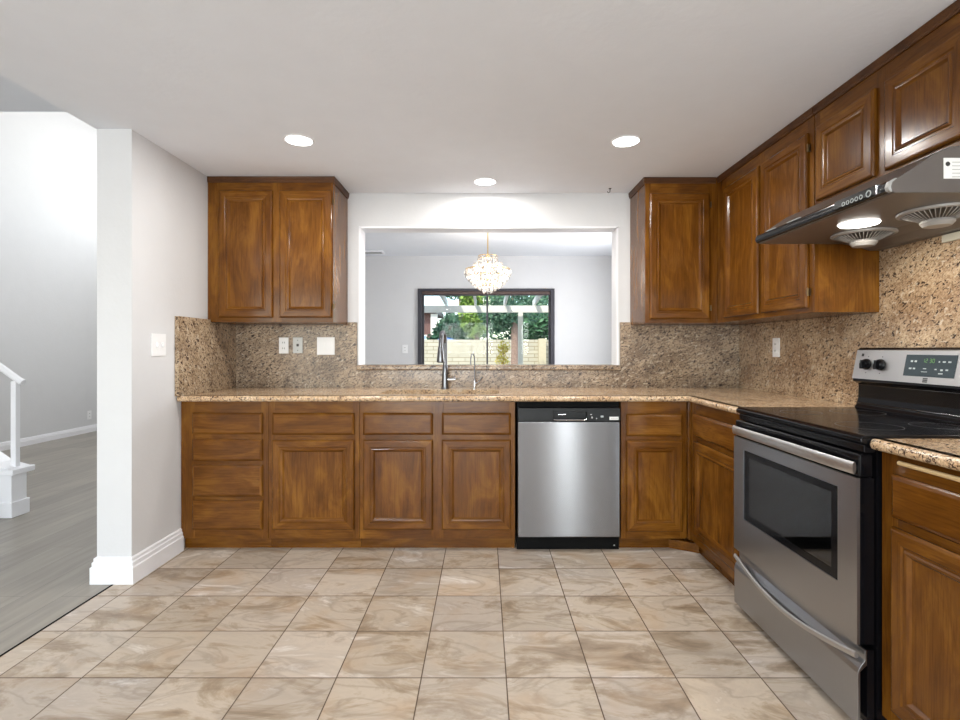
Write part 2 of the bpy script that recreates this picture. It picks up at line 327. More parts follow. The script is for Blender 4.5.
def lathe(bm, prof, c, n=24, axis='z', mi=0):
    """prof: (radius, height) list revolved round an axis through c"""
    t = bmesh.new(); rings = []
    for (r,h) in prof:
        ring = []
        for k in range(n):
            a = 2*PI*k/n; p = (r*math.cos(a), r*math.sin(a), h)
            if axis == 'x': p = (h, p[0], p[1])
            if axis == 'y': p = (p[0], h, p[1])
            ring.append(t.verts.new((c[0]+p[0], c[1]+p[1], c[2]+p[2])))
        rings.append(ring)
    for i in range(len(prof)-1):
        for k in range(n):
            f = t.faces.new([rings[i][k], rings[i][(k+1)%n], rings[i+1][(k+1)%n], rings[i+1][k]]); f.smooth = True
    if prof[0] != prof[-1]: t.faces.new(rings[0]); t.faces.new(rings[-1][::-1])
    bmesh.ops.remove_doubles(t, verts=t.verts, dist=1e-6)
    bmesh.ops.recalc_face_normals(t, faces=t.faces); merge(bm, t, mi)

ORG = {}
def obj(name, bm, mats, parent=None, label=None, sharp=True):
    """one mesh object; bm is in world coordinates, origin goes to the base centre"""
    co = [v.co for v in bm.verts]
    lo = Vector([min(c[i] for c in co) for i in range(3)]); hi = Vector([max(c[i] for c in co) for i in range(3)])
    o = Vector(((lo.x+hi.x)/2, (lo.y+hi.y)/2, lo.z))
    for v in bm.verts: v.co -= o
    bm.normal_update()
    for e in bm.edges:
        if len(e.link_faces) == 2:
            f0, f1 = e.link_faces
            if (f0.smooth or f1.smooth) and f0.normal.angle(f1.normal, 0) > .7: e.smooth = False
    me = bpy.data.meshes.new(name); bm.to_mesh(me); bm.free()
    for m in (mats if isinstance(mats,(list,tuple)) else [mats]): me.materials.append(m)
    ob = bpy.data.objects.new(name, me); COL.objects.link(ob); ORG[ob.name] = o
    if parent: ob.parent = parent; ob.location = o - ORG[parent.name]
    else: ob.location = o
    if label: ob['label'] = label
    return ob
def tag(o, label, cat, group=None, kind=None):
    o['label'] = label; o['category'] = cat
    if group: o['group'] = group
    if kind: o['kind'] = kind
    return o
def thing(name, loc, label, cat, group=None):
    o = bpy.data.objects.new(name, None); o.empty_display_size = .1; COL.objects.link(o); o.location = loc; ORG[o.name] = Vector(loc)
    return tag(o, label, cat, group)
def struct(name, bm, m, label=None, parent=None):
    o = obj(name, bm, m, parent)
    o['kind'] = 'structure'
    if label: o['label'] = label
    return o
def copy_tree(o, parent=None, loc=None):
    c = o.copy(); COL.objects.link(c); c.parent = parent
    if loc is not None: c.location = loc
    ORG[c.name] = (ORG[parent.name] if parent else Vector((0,0,0))) + Vector(c.location)
    for ch in list(o.children):
        if ch.name in ORG: copy_tree(ch, c)
    return c

# ---------------------------------------------------------------- geometry constants
XL, XR = -1.748, 1.80          # kitchen side walls
XL2 = -1.92                    # living-room side of the left wall
YB, YB2 = 3.585, 3.715         # back wall
CZ = 2.250                     # kitchen ceiling
FY = 2.95                      # back run face frame
FX = 1.187                     # right run face frame
CT, CB = .8920, .8595           # counter top / underside
DZ = 2.45; DY = 7.10           # dining room ceiling and far wall
RY = -3.0                      # rear wall
OX0, OX1, OZ0, OZ1 = -.874, .937, 1.012, 2.015   # pass-through

# ---------------------------------------------------------------- structure
struct('floor', box(-1.823, XR, RY, YB, -.05, 0), TILE, 'beige marbled tile floor with dark grout')
b = box(-5.5, -1.823, RY, 8.0, -.05, 0); bx(b, -1.80, 1.90, YB2, DY, -.05, 0)
bx(b, -1.823, -1.80, YB, 8.0, -.05, 0)
f = struct('floor', b, PLANK, 'grey wood plank floor'); f.name = 'floor_planks'; ORG['floor_planks'] = Vector(f.location)
b = box(XL2, XR, RY, YB+.0, CZ, CZ+.25)
struct('ceiling', b, CEIL, 'white textured kitchen ceiling')
b = box(-1.80, 1.90, YB, DY+.15, DZ+.05, DZ+.25); bx(b, -1.80, 1.90, YB2, DY, DZ, DZ+.05)
o = struct('ceiling', b, CEIL, 'white dining room ceiling'); o.name = 'ceiling_dining'
b = box(-5.65, XL2, RY, 3.0, 2.55, 2.75); bx(b, -5.65, XL2, 2.9, 3.0, 2.75, 5.1); bx(b, -5.65, -1.80, 3.0, 8.15, 5.0, 5.2)
o = struct('ceiling', b, CEIL, 'white living room ceiling with a raised part'); o.name = 'ceiling_living'
# back wall with the pass-through
b = bmesh.new()
bx(b, XL2, OX0, YB, YB2, 0, DZ+.05); bx(b, OX1, 1.95, YB, YB2, 0, DZ+.05)
bx(b, OX0, OX1, YB, YB2, 0, OZ0); bx(b, OX0, OX1, YB, YB2, OZ1, DZ+.05)
struct('wall_back', b, WALL, 'white wall with a wide pass-through opening')
struct('wall_right', box(XR, XR+.15, RY, YB, 0, 2.5), WALL)
b = box(XL2, XL, 2.54, YB, 0, CZ); bx(b, XL2-.001, -1.80, 3.0, 8.0, CZ, 5.1); bx(b, XL2-.001, -1.80, YB2, 8.0, 0, CZ)
struct('wall_left', b, WALL, 'white wall stub left of the cabinets')
struct('wall_living', box(-5.65, -5.5, RY, 8.0, 0, 5.1), WALL)
# rear wall with window openings
def wall_y(name, x0, x1, y0, y1, z1, holes):
    b = bmesh.new(); xs = sorted(holes); cur = x0
    for (a0,a1,c0,c1) in xs:
        bx(b, cur, a0, y0, y1, 0, z1)
        if c0 > 0: bx(b, a0, a1, y0, y1, 0, c0)
        bx(b, a0, a1, y0, y1, c1, z1); cur = a1
    bx(b, cur, x1, y0, y1, 0, z1); return struct(name, b, WALL)
wall_y('wall_rear', -5.5, XR, RY-.12, RY, 2.75, [(-4.8,-2.6,.5,2.2),(-1.85,.35,.02,2.1),(1.22,1.62,.03,2.1)])
wall_y('wall_living_far', -5.5, -1.80, 8.0, 8.12, 5.1, [(-5.0,-2.4,2.8,4.2)])
DX0, DX1, DTOP = -.915, .975, 1.995
wall_y('wall_dining_far', -1.80, 1.90, DY, DY+.15, DZ+.05, [(DX0,DX1,0,DTOP)])
b = bmesh.new(); bx(b, 1.90, 2.05, YB2, 4.5, 0, 2.5); bx(b, 1.90, 2.05, 6.1, DY+.15, 0, 2.5); bx(b, 1.90, 2.05, 4.5, 6.1, 0, .8); bx(b, 1.90, 2.05, 4.5, 6.1, 2.1, 2.5)  # unseen side opening added to let light into the dining room
struct('wall_dining_right', b, WALL)
def window_y(n, x0,x1,y,z0,z1, mull=1):
    b = bmesh.new(); t = .045
    bx(b, x0,x0+t,y-.03,y+.03,z0,z1); bx(b, x1-t,x1,y-.03,y+.03,z0,z1); bx(b, x0+t,x1-t,y-.03,y+.03,z0,z0+t); bx(b, x0+t,x1-t,y-.03,y+.03,z1-t,z1)
    for k in range(1, mull+1):
        xm = x0+(x1-x0)*k/(mull+1); bx(b, xm-.02,xm+.02,y-.025,y+.025,z0+t,z1-t)
    w = struct('window_%d'%n, b, TRIM)
    g = obj('pane', box(x0+t,x1-t,y-.004,y+.004,z0+t,z1-t), GLASS, w)
window_y(1, -4.8,-2.6,RY-.06,.5,2.2); window_y(2, -1.85,.35,RY-.06,.02,2.1); window_y(3, 1.22,1.62,RY-.06,.03,2.1,0); window_y(4, -5.0,-2.4,8.06,2.8,4.2,2)  # out-of-view windows added for brightness, except the narrow one

# white reveal edging of the pass-through
b = bmesh.new()
bx(b, OX0-.002, OX0+.010, YB-.006, YB2+.006, OZ0+.036, OZ1); bx(b, OX1-.010, OX1+.002, YB-.006, YB2+.006, OZ0+.036, OZ1); bx(b, OX0, OX1, YB-.006, YB2+.006, OZ1-.010, OZ1+.002)
struct('trim_1', b, TRIM, 'white edging of the pass-through')

# baseboards: profiled
def bprof(t=.018, h=.128): return [(0,0),(t,0),(t,h*.62),(t*.72,h*.66),(t*.72,h*.80),(t*.45,h*.84),(t*.45,h*.95),(0,h)]
def baseboard_path(bm, path, prof, side):
    """path: xy points; side: +1 left / -1 right of travel is the room"""
    P = [Vector(p) for p in path]; nrm = []
    for i in range(len(P)-1):
        d = (P[i+1]-P[i]).normalized(); nrm.append(Vector((-d.y, d.x))*side)
    rings = []
    for i, p in enumerate(P):
        if i == 0: m = nrm[0]
        elif i == len(P)-1: m = nrm[-1]
        else:
            s = nrm[i-1]+nrm[i]; m = s/ (1+nrm[i-1].dot(nrm[i]))
        rings.append([bm.verts.new((p.x+m.x*t, p.y+m.y*t, z)) for (t,z) in prof])
    n = len(prof)
    for i in range(len(P)-1):
        for k in range(n): bm.faces.new([rings[i][k], rings[i][(k+1)%n], rings[i+1][(k+1)%n], rings[i+1][k]])
    bm.faces.new(rings[0]); bm.faces.new(rings[-1][::-1]); bmesh.ops.recalc_face_normals(bm, faces=bm.faces)
b = bmesh.new(); baseboard_path(b, [(XL2-.0015,3.5),(XL2-.0015,2.54),(XL,2.54),(XL,2.948)], bprof(.020,.130), 1)
bmesh.ops.recalc_face_normals(b, faces=b.faces)
# which side is the room: travel -Y along the living side, +X across the end, +Y along the kitchen side -> room on the right
b.free(); b = bmesh.new(); baseboard_path(b, [(XL2-.0015,3.5),(XL2-.0015,2.54),(XL,2.54),(XL,2.948)], bprof(.020,.130), -1)
struct('baseboard_left', b, TRIM, 'white stepped baseboard wrapping the wall end')
b = bmesh.new(); baseboard_path(b, [(-5.5,RY),(-5.5,8.0)], bprof(.016,.095), -1); struct('baseboard_living', b, TRIM)
b = bmesh.new(); baseboard_path(b, [(-1.80,DY),(DX0-.06,DY)], bprof(.016,.095), -1); struct('baseboard_dining', b, TRIM)
# threshold strip between tile and plank
struct('trim_2', box(-1.829,-1.822,RY,2.515,.0,.003), KICK, 'thin dark seam between tile and plank floor')
struct('trim_3', box(1.905,1.96,4.5,6.1,.8,.82), TRIM)

# sliding door to the patio
d = struct('door_1', (lambda b: (bx(b,DX0,DX0+.055,DY-.035,DY+.10,0,DTOP,.003), bx(b,DX1-.055,DX1,DY-.035,DY+.10,0,DTOP,.003), bx(b,DX0+.055,DX1-.055,DY-.035,DY+.10,DTOP-.035,DTOP,.003), bx(b,DX0+.055,DX1-.055,DY-.03,DY+.10,0,.03), b)[-1])(bmesh.new()), DFRAME, 'dark framed sliding glass patio door')
obj('door_head', box(DX0+.056,DX1-.056,DY-.010,DY+.095,DTOP-.078,DTOP-.036,.002), DWOOD, d, 'brown head rail')
XM = .045
for (a0,a1,yy) in ((DX0+.057,XM+.012,DY+.058),(XM-.012,DX1-.057,DY+.022)):
    b = bmesh.new(); t = .022
    bx(b,a0,a0+t,yy-.014,yy+.014,.032,DTOP-.080); bx(b,a1-t,a1,yy-.014,yy+.014,.032,DTOP-.080); bx(b,a0+t,a1-t,yy-.014,yy+.014,.032,.11); bx(b,a0+t,a1-t,yy-.014,yy+.014,DTOP-.105+.015,DTOP-.080)
    s = obj('sliding_panel', b, DFRAME, d)
    obj('pane', box(a0+t,a1-t,yy-.003,yy+.003,.11,DTOP-.090), GLASS, s)

# ---------------------------------------------------------------- cabinet fronts
def P3(side, u, v, dpt, face):
    return (u, face-dpt, v) if side == 'B' else (face-dpt, u, v)
DOORPROF = [(0,.001),(0,.010),(.004,.016),(.009,.018),(.040,.018),(.044,.0145),(.050,.0145),(.054,.0185),(.060,.0175),(.066,.011),(.069,.008)]
DRAWPROF = [(0,.001),(0,.009),(.005,.014),(.013,.018)]
def front_bm(side, u0,u1,v0,v1, face, prof):
    bm = bmesh.new(); rings = []
    if prof is DOORPROF and min(u1-u0, v1-v0) < .2:
        k = .75; prof = [(i*k, h) for i,h in prof]
    for (i,h) in prof:
        rings.append([bm.verts.new(P3(side, u, v, h, face)) for (u,v) in ((u0+i,v0+i),(u1-i,v0+i),(u1-i,v1-i),(u0+i,v1-i))])
    for a in range(len(rings)-1):
        for k in range(4):
            f = bm.faces.new([rings[a][k], rings[a][(k+1)%4], rings[a+1][(k+1)%4], rings[a+1][k]])
            f.material_index = 1 if k in (0,2) else 0
    f = bm.faces.new(rings[-1]); f.material_index = 0 if prof is not DRAWPROF else 1
    bm.faces.new(rings[0][::-1]); bmesh.ops.recalc_face_normals(bm, faces=bm.faces)
    return bm
HW = {'B':'x','R':'y'}
def hinge_bm(side, u, v, face):
    bm = bmesh.new(); p = P3(side, u, v-.018, .012, face); q = P3(side, u, v+.018, .012, face)
    tube(bm, [p,q], .0035, 8)
    a = P3(side, u-.006, v-.016, .0005, face); c = P3(side, u+.006, v+.016, .004, face)
    bx(bm, min(a[0],c[0]),max(a[0],c[0]),min(a[1],c[1]),max(a[1],c[1]),v-.016,v+.016)
    return bm
def add_door(cab, side, u0,u1,v0,v1, face, hinge=None):
    d = obj('door', front_bm(side,u0,u1,v0,v1,face,DOORPROF), [WOOD['z'], WOOD[HW[side]]], cab)
    if hinge is not None:
        for v in (v0+.07, v1-.07): obj('hinge', hinge_bm(side, hinge, v, face), BRASSY, d)
    return d
def add_drawer(cab, side, u0,u1,v0,v1, face):
    return obj('drawer', front_bm(side,u0,u1,v0,v1,face,DRAWPROF), [WOOD['z'], WOOD[HW[side]]], cab)
def sbox(bm, side, u0,u1,v0,v1,d0,d1, face, b=0, mi=0):
    a = P3(side,u0,v0,d0,face); c = P3(side,u1,v1,d1,face)
    bx(bm, min(a[0],c[0]),max(a[0],c[0]),min(a[1],c[1]),max(a[1],c[1]),v0,v1, b, mi)
def cabinet(name, side, face, u0,u1,v0,v1, depth, label, opens, base=True, group=None, wall_top=False):
    """opens: list of (kind,u0,u1,v0,v1[,hinge]) ; face frame is built round them"""
    g = .0008; u0 += g; u1 -= g
    c = P3(side,(u0+u1)/2, v0 if not base else 0, -depth/2, face)
    cab = thing(name, c, label, 'cabinet', group)
    z0 = v0
    b = bmesh.new(); t = .016
    sbox(b,side,u0,u0+t,z0,v1,-depth,-.019,face); sbox(b,side,u1-t,u1,z0,v1,-depth,-.019,face)
    zb = z0+(.012 if base else .0); sbox(b,side,u0+t,u1-t,zb,zb+.016,-depth,-.019,face); sbox(b,side,u0+t,u1-t,zb+.016,v1,-depth,-depth+.008,face)
    if not base: sbox(b,side,u0+t,u1-t,v1-.016,v1,-depth+.008,-.019,face)
    obj('body', b, WOOD['z'], cab)
    # face frame: stiles full height, rails between
    fr = bmesh.new()
    cols = sorted({(round(o[1],4), round(o[2],4)) for o in opens})
    ov = .010; xs = []; cur = u0
    for (a0,a1) in cols: sbox(fr,side,cur,a0+ov,z0,v1,-.0185,0,face,.0008,0); cur = a1-ov
    sbox(fr,side,cur,u1,z0,v1,-.0185,0,face,.0008,0)
    for (a0,a1) in cols:
        rows = sorted((o[3],o[4]) for o in opens if (round(o[1],4),round(o[2],4)) == (a0,a1)); cur = z0
        for (r0,r1) in rows: sbox(fr,side,a0+ov,a1-ov,cur,r0+ov,-.0185,-.0003,face,0,1); cur = r1-ov
        sbox(fr,side,a0+ov,a1-ov,cur,v1,-.0185,-.0003,face,0,1)
    obj('face_frame', fr, [WOOD['z'], WOOD[HW[side]]], cab)
    for o in opens:
        if o[0] == 'door': add_door(cab, side, o[1],o[2],o[3],o[4],face, o[5] if len(o) > 5 else None)
        else: add_drawer(cab, side, o[1],o[2],o[3],o[4],face)
    if base:
        k = bmesh.new(); sbox(k,side,u0,u1,.0,z0-.0005,-.055,-.038,face); obj('toe_kick', k, WOOD[HW[side]], cab)
    return cab

# photo measures on the door plane (Y about 2.935)
def ux(x, Y=2.935): return (x-484)/512*Y
def zz(y, Y=2.935): return CAMZ-(y-349)/512*Y
KB = .068
r1 = (zz(435),zz(413)); rd = (zz(530),zz(440))
cabinet('drawer_base_cabinet','B',FY, XL+.002, ux(267.5), KB, CB-.001, .60,
  'oak base cabinet with four stacked drawers at the left wall',
  [('drawer',ux(191.7),ux(262),zz(434.3),zz(412.8)),('drawer',ux(191.7),ux(262),zz(461),zz(439.3)),('drawer',ux(191.7),ux(262),zz(496.8),zz(465.3)),('drawer',ux(191.7),ux(262),zz(530),zz(500.6))])
cabinet('base_cabinet','B',FY, ux(267.5), ux(359), KB, CB-.001, .60,
  'oak base cabinet with one drawer over one door, between the drawer stack and sink cabinet',
  [('drawer',ux(271.8),ux(354),*r1),('door',ux(271.8),ux(354),*rd)])
cabinet('sink_base_cabinet','B',FY, ux(359), ux(515.3), KB, CB-.001, .60,
  'wide oak cabinet below the sink with two doors and two false drawer fronts',
  [('drawer',ux(362.8),ux(432.8),*r1),('drawer',ux(441.7),ux(511),*r1),('door',ux(362.8),ux(432.8),*rd),('door',ux(441.7),ux(511),*rd)])
cabinet('base_cabinet','B',FY, ux(621.5), FX-.0195, KB, CB-.001, .60,
  'narrow oak base cabinet just right of the dishwasher, one drawer over one door',
  [('drawer',ux(626.7),ux(683),zz(436),zz(414)),('door',ux(626.7),ux(683),zz(532),zz(440.7))])
# right run
cabinet('base_cabinet','R',FX, 2.312, FY-.005, KB, CB-.001, .58,
  'oak base cabinet in the inner corner left of the range, one drawer over one door',
  [('drawer',2.345,2.872,.672,.798),('door',2.345,2.872,.115,.645)])
cn = cabinet('base_cabinet','R',FX, .98, 1.528, KB, CB-.001, .58,
  'nearest oak base cabinet at the right edge, on the near side of the range',
  [('drawer',1.015,1.478,.675,.800),('door',1.015,1.478,.115,.648)])
b = bmesh.new(); tube(b, [(FX-.0072,1.08,.836),(FX-.0072,1.455,.836)], .0065, 10); 
obj('trim_strip', b, BRONZE, cn, 'pale strip lying along the top rail')
b = box(FX-.018, FX-.0008, FY-.022, FY+.02, KB, CB-.001, .002)
tag(obj('corner_post', b, WOOD['z']), 'narrow oak corner filler strip where the two base runs meet', 'cabinet filler')
b = bmesh.new(); bx(b, FX-.075, FX+.036, FY+.030, FY+.0365, 0, .06); 

b.free()
b = bmesh.new(); prism(b, [(FX-.11,FY+.035),(FX-.022,FY+.035),(FX+.034,FY+.0),(FX+.034,FY-.045)], .0, .052, 'z')
tag(obj('corner_toe_block', b, WOOD['x']), 'slanted oak block at the floor in the inside corner', 'toe kick')

# upper cabinets
UB = 1.330; UT = CZ-.002
def crown(cab, path, side):
    b = bmesh.new(); prof = [(.0005,UT-.037),(.005,UT-.037),(.006,UT-.030),(.009,UT-.025),(.010,UT-.010),(.012,UT-.001),(.0005,UT-.001)]
    baseboard_path(b, path, prof, side); return obj('crown_moulding', b, CROWN['x'], cab, 'dark crown moulding')
UY = 3.235; yU = UY-.018
c = cabinet('wall_cabinet','B',UY, XL+.002, -.953, UB, UT-.0, YB-UY-.003,
  'two-door oak wall cabinet hanging left of the pass-through',
  [('door',ux(218,yU),ux(272,yU),1.358,2.158),('door',ux(279,yU),ux(331.5,yU),1.358,2.158,ux(331.5,yU)+.008)], base=False)
crown(c, [(XL+.003,UY),(-.953,UY),(-.953,YB-.003)], -1)
UX = 1.485
c = cabinet('wall_cabinet','B',UY+.015, 1.022, UX-.001, UB-.004, UT, YB-UY-.018,
  'single-door oak wall cabinet hanging right of the pass-through',
  [('door',ux(650,3.235),ux(710,3.235),1.350,2.145,ux(710,3.235)+.008)], base=False)
crown(c, [(1.022,YB-.003),(1.022,UY+.015),(UX-.016,UY+.015)], -1)
b = box(UX-.001, XR-.003, 3.165, YB-.003, UB-.004, UT)
c = cabinet('wall_cabinet','R',UX, 2.302, YB-.003, UB-.004, UT, .31,
  'tall oak wall cabinet with two doors on the right wall, beyond the hood',
  [('door',2.752,3.148,1.350,2.145),('door',2.338,2.722,1.350,2.145,2.330)], base=False)
b.free()
crown(c, [(UX,3.245),(UX,2.302)], -1)
c = cabinet('wall_cabinet','R',UX, 1.535, 2.298, 1.795, UT, .31,
  'short two-door oak wall cabinet directly above the range hood',
  [('door',1.935,2.272,1.815,2.145),('door',1.560,1.882,1.815,2.145)], base=False)
crown(c, [(UX,2.298),(UX,1.535)], -1)

# ---------------------------------------------------------------- countertop
def bull(bm, path, top, bot, side):
    r = (top-bot)/2; prof = [(-.03, top)]
    for k in range(9):
        a = PI/2 - PI*k/8; prof.append((r*math.cos(a)*.9, (top+bot)/2 + r*math.sin(a)))
    prof.append((-.03, bot)); baseboard_path(bm, path, prof, side)
    for f in bm.faces: pass
def slab_with_hole(outer, hole, z0, z1):
    bm = bmesh.new(); E = []
    for loop in (outer, hole):
        if not loop: continue
        vs = [bm.verts.new((x,y,z1)) for x,y in loop]
        E += [bm.edges.new((vs[i], vs[(i+1)%len(vs)])) for i in range(len(vs))]
    bmesh.ops.triangle_fill(bm, use_beauty=True, edges=E)
    ext = bmesh.ops.extrude_face_region(bm, geom=list(bm.faces))
    for g in ext['geom']:
        if isinstance(g, bmesh.types.BMVert): g.co.z = z0
    bmesh.ops.recalc_face_normals(bm, faces=bm.faces); return bm
def rrect(x0,x1,y0,y1,r,n=6):
    pts = []
    for (cx,cy,a0) in ((x1-r,y1-r,0),(x0+r,y1-r,PI/2),(x0+r,y0+r,PI),(x1-r,y0+r,1.5*PI)):
        for k in range(n+1):
            a = a0+PI/2*k/n; pts.append((cx+r*math.cos(a), cy+r*math.sin(a)))
    return pts
CF = 2.905; CFX = 1.150
SX0,SX1,SY0,SY1 = -.630,.095,3.035,3.375
b = slab_with_hole([(XL+.002,CF+.02),(CFX+.02,CF+.02),(CFX+.02,2.304),(XR-.003,2.304),(XR-.003,YB-.003),(XL+.002,YB-.003)], rrect(SX0,SX1,SY0,SY1,.08), CB, CT)
t = bmesh.new(); bull(t, [(XL+.002,CF+.018),(CFX+.018,CF+.018),(CFX+.018,2.304)], CT, CB, -1)
for f in t.faces: f.smooth = True
merge(b, t)
tag(obj('countertop', b, GR_COUNTER), 'long L-shaped tan granite countertop running around to the range', 'countertop')
b = slab_with_hole([(CFX+.02,.98),(CFX+.02,1.53),(XR-.003,1.53),(XR-.003,.98)], None, CB, CT)
t = bmesh.new(); bull(t, [(CFX+.018,1.53),(CFX+.018,.98)], CT, CB, -1)
for f in t.faces: f.smooth = True
merge(b, t)
tag(obj('countertop', b, GR_COUNTER), 'short granite countertop at the right edge, near side of the range', 'countertop')

# sink
snk = thing('sink', ((SX0+SX1)/2,(SY0+SY1)/2,.70), 'undermount stainless double sink set in the long countertop', 'sink')
b = bmesh.new()
def bowl(bm, x0,x1,y0,y1,zt,zb,r):
    t = bmesh.new(); rings = []
    for (i,z) in ((-.012,zt),(0,zt),(.003,zb+.03),(.03,zb)):
        rings.append([t.verts.new((x,y,z)) for x,y in rrect(x0+i,x1-i,y0+i,y1-i,r-min(i,0) if i<.03 else r-.02)])
    n = len(rings[0])
    for a in range(len(rings)-1):
        for k in range(n):
            f = t.faces.new([rings[a][k], rings[a][(k+1)%n], rings[a+1][(k+1)%n], rings[a+1][k]]); f.smooth = a > 0
    t.faces.new(rings[-1]); bmesh.ops.recalc_face_normals(t, faces=t.faces); 
    for f in t.faces: f.normal_flip()
    merge(bm, t)
XMID = -.24
bowl(b, SX0-.004, XMID-.012, SY0-.004, SY1+.004, CB-.0012, .70, .075)
obj('bowl', b, STEELIN, snk)
b = bmesh.new(); bowl(b, XMID+.013, SX1+.004, SY0-.004, SY1+.004, CB-.0012, .70, .075); obj('bowl', b, STEELIN, snk)
for cx in ((SX0+XMID)/2, (SX1+XMID)/2):
    b = bmesh.new(); lathe(b, [(.0,.0),(.040,.0),(.044,.003),(.036,.004),(.030,.001),(0,.001)], (cx,(SY0+SY1)/2,.7005), 20); obj('drain', b, CHROME, snk)

# faucet
fa = thing('kitchen_faucet', (-.262,3.450,CT), 'tall dark chrome pull-down kitchen faucet behind the sink', 'faucet')
fx, fy = -.262, 3.450
b = bmesh.new(); lathe(b, [(0,0),(.029,0),(.029,.006),(.024,.010),(.023,.03),(.020,.11),(.017,.145),(.0145,.16),(0,.16)], (fx,fy,CT), 20); obj('body', b, DARKCHROME, fa)
b = bmesh.new(); pts = [(fx,fy,CT+.155)]
for k in range(15):
    a = PI*k/14; pts.append((fx-.008*(1-math.cos(a)), fy-.075*(1-math.cos(a)), CT+.302+.075*math.sin(a)))
pts.append((fx-.017,fy-.151,CT+.272)); tube(b, pts, .0145, 12); obj('spout', b, DARKCHROME, fa)
b = bmesh.new(); lathe(b, [(0,0),(.024,0),(.025,.006),(.021,.05),(.0165,.095),(.0155,.10),(0,.10)], (fx-.018,fy-.151,CT+.182), 18)
h = obj('spray_head', b, DARKCHROME, fa)
b = bmesh.new(); lathe(b, [(0,-.001),(.016,-.001),(.016,.002),(0,.002)], (fx-.018,fy-.151,CT+.180), 16); obj('nozzle', b, BLACKM, h)
b = bmesh.new(); tube(b, [(fx+.016,fy,CT+.062),(fx+.070,fy,CT+.062)], .0125, 12); tube(b, [(fx+.062,fy,CT+.066),(fx+.072,fy-.02,CT+.125)], [.004,.003], 8); obj('lever', b, CHROME, fa)
f2 = thing('filter_faucet', (-.063,3.45,CT), 'small thin chrome filtered-water faucet right of the tall faucet', 'faucet')
b = bmesh.new(); lathe(b, [(0,0),(.016,0),(.016,.004),(.0095,.008),(.0095,.05),(.007,.06),(0,.06)], (-.063,3.45,CT), 16); obj('body', b, CHROME, f2)
b = bmesh.new(); pts = [(-.063,3.45,CT+.055),(-.063,3.45,CT+.19)]
for k in range(1,13):
    a = PI*k/12; pts.append((-.063-.012*(1-math.cos(a)), 3.45-.042*(1-math.cos(a)), CT+.19+.045*math.sin(a)))
pts.append((-.088,3.365,CT+.165)); tube(b, pts, .0042, 10); obj('spout', b, DARKCHROME, f2)
b = bmesh.new(); tube(b, [(-.060,3.45,CT+.030),(-.030,3.445,CT+.050),(-.012,3.44,CT+.080)], [.006,.007,.0055], 8); obj('lever', b, CHROME, f2)

# ---------------------------------------------------------------- backsplash
ST = 1.346; BY = YB-.025
b = bmesh.new()
prism(b, [(XL+.024,CT+.0005),(OX0-.012,CT+.0005),(OX0-.012,ST),(-.950,ST),(-.950,UB-.0015),(XL+.024,UB-.0015)], BY, YB-.001, 'y'); prism(b, [(OX1+.012,CT+.0005),(XR-.026,CT+.0005),(XR-.026,UB-.0055),(1.020,UB-.0055),(1.020,ST),(OX1+.012,ST)], BY, YB-.001, 'y')
bx(b, OX0-.012, OX1+.012, BY, YB-.001, CT+.0005, OZ0-.001)
# splash stays below the upper cabinets
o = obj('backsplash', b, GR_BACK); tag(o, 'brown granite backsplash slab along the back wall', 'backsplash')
b = box(XL+.001, XL+.023, CF-.012, YB-.001, CT+.0005, ST)
# notch below the wall cabinet
b.free(); b = bmesh.new(); prism(b, [(CF-.012,CT+.0005),(YB-.001,CT+.0005),(YB-.001,UB-.002),(UY-.003,UB-.002),(UY-.003,ST),(CF-.012,ST)], XL+.001, XL+.023, 'x')
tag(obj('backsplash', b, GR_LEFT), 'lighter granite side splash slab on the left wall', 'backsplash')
b = bmesh.new(); bx(b, XR-.025, XR-.001, 2.305, YB-.001, CT+.0005, UB-.0055); bx(b, XR-.025, XR-.001, .98, 2.299, CT+.0005, 1.72)
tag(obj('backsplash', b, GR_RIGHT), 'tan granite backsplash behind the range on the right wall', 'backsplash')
b = bmesh.new(); bx(b, OX0+.0105, OX1-.0105, YB-.001, YB2+.02, OZ0+.0005, OZ0+.036); bx(b, OX0-.011, OX1+.011, YB-.045, YB-.001, OZ0+.0005, OZ0+.036, .010, 0, 3)
tag(obj('window_ledge', b, GR_BACK), 'granite ledge along the bottom of the pass-through', 'ledge')

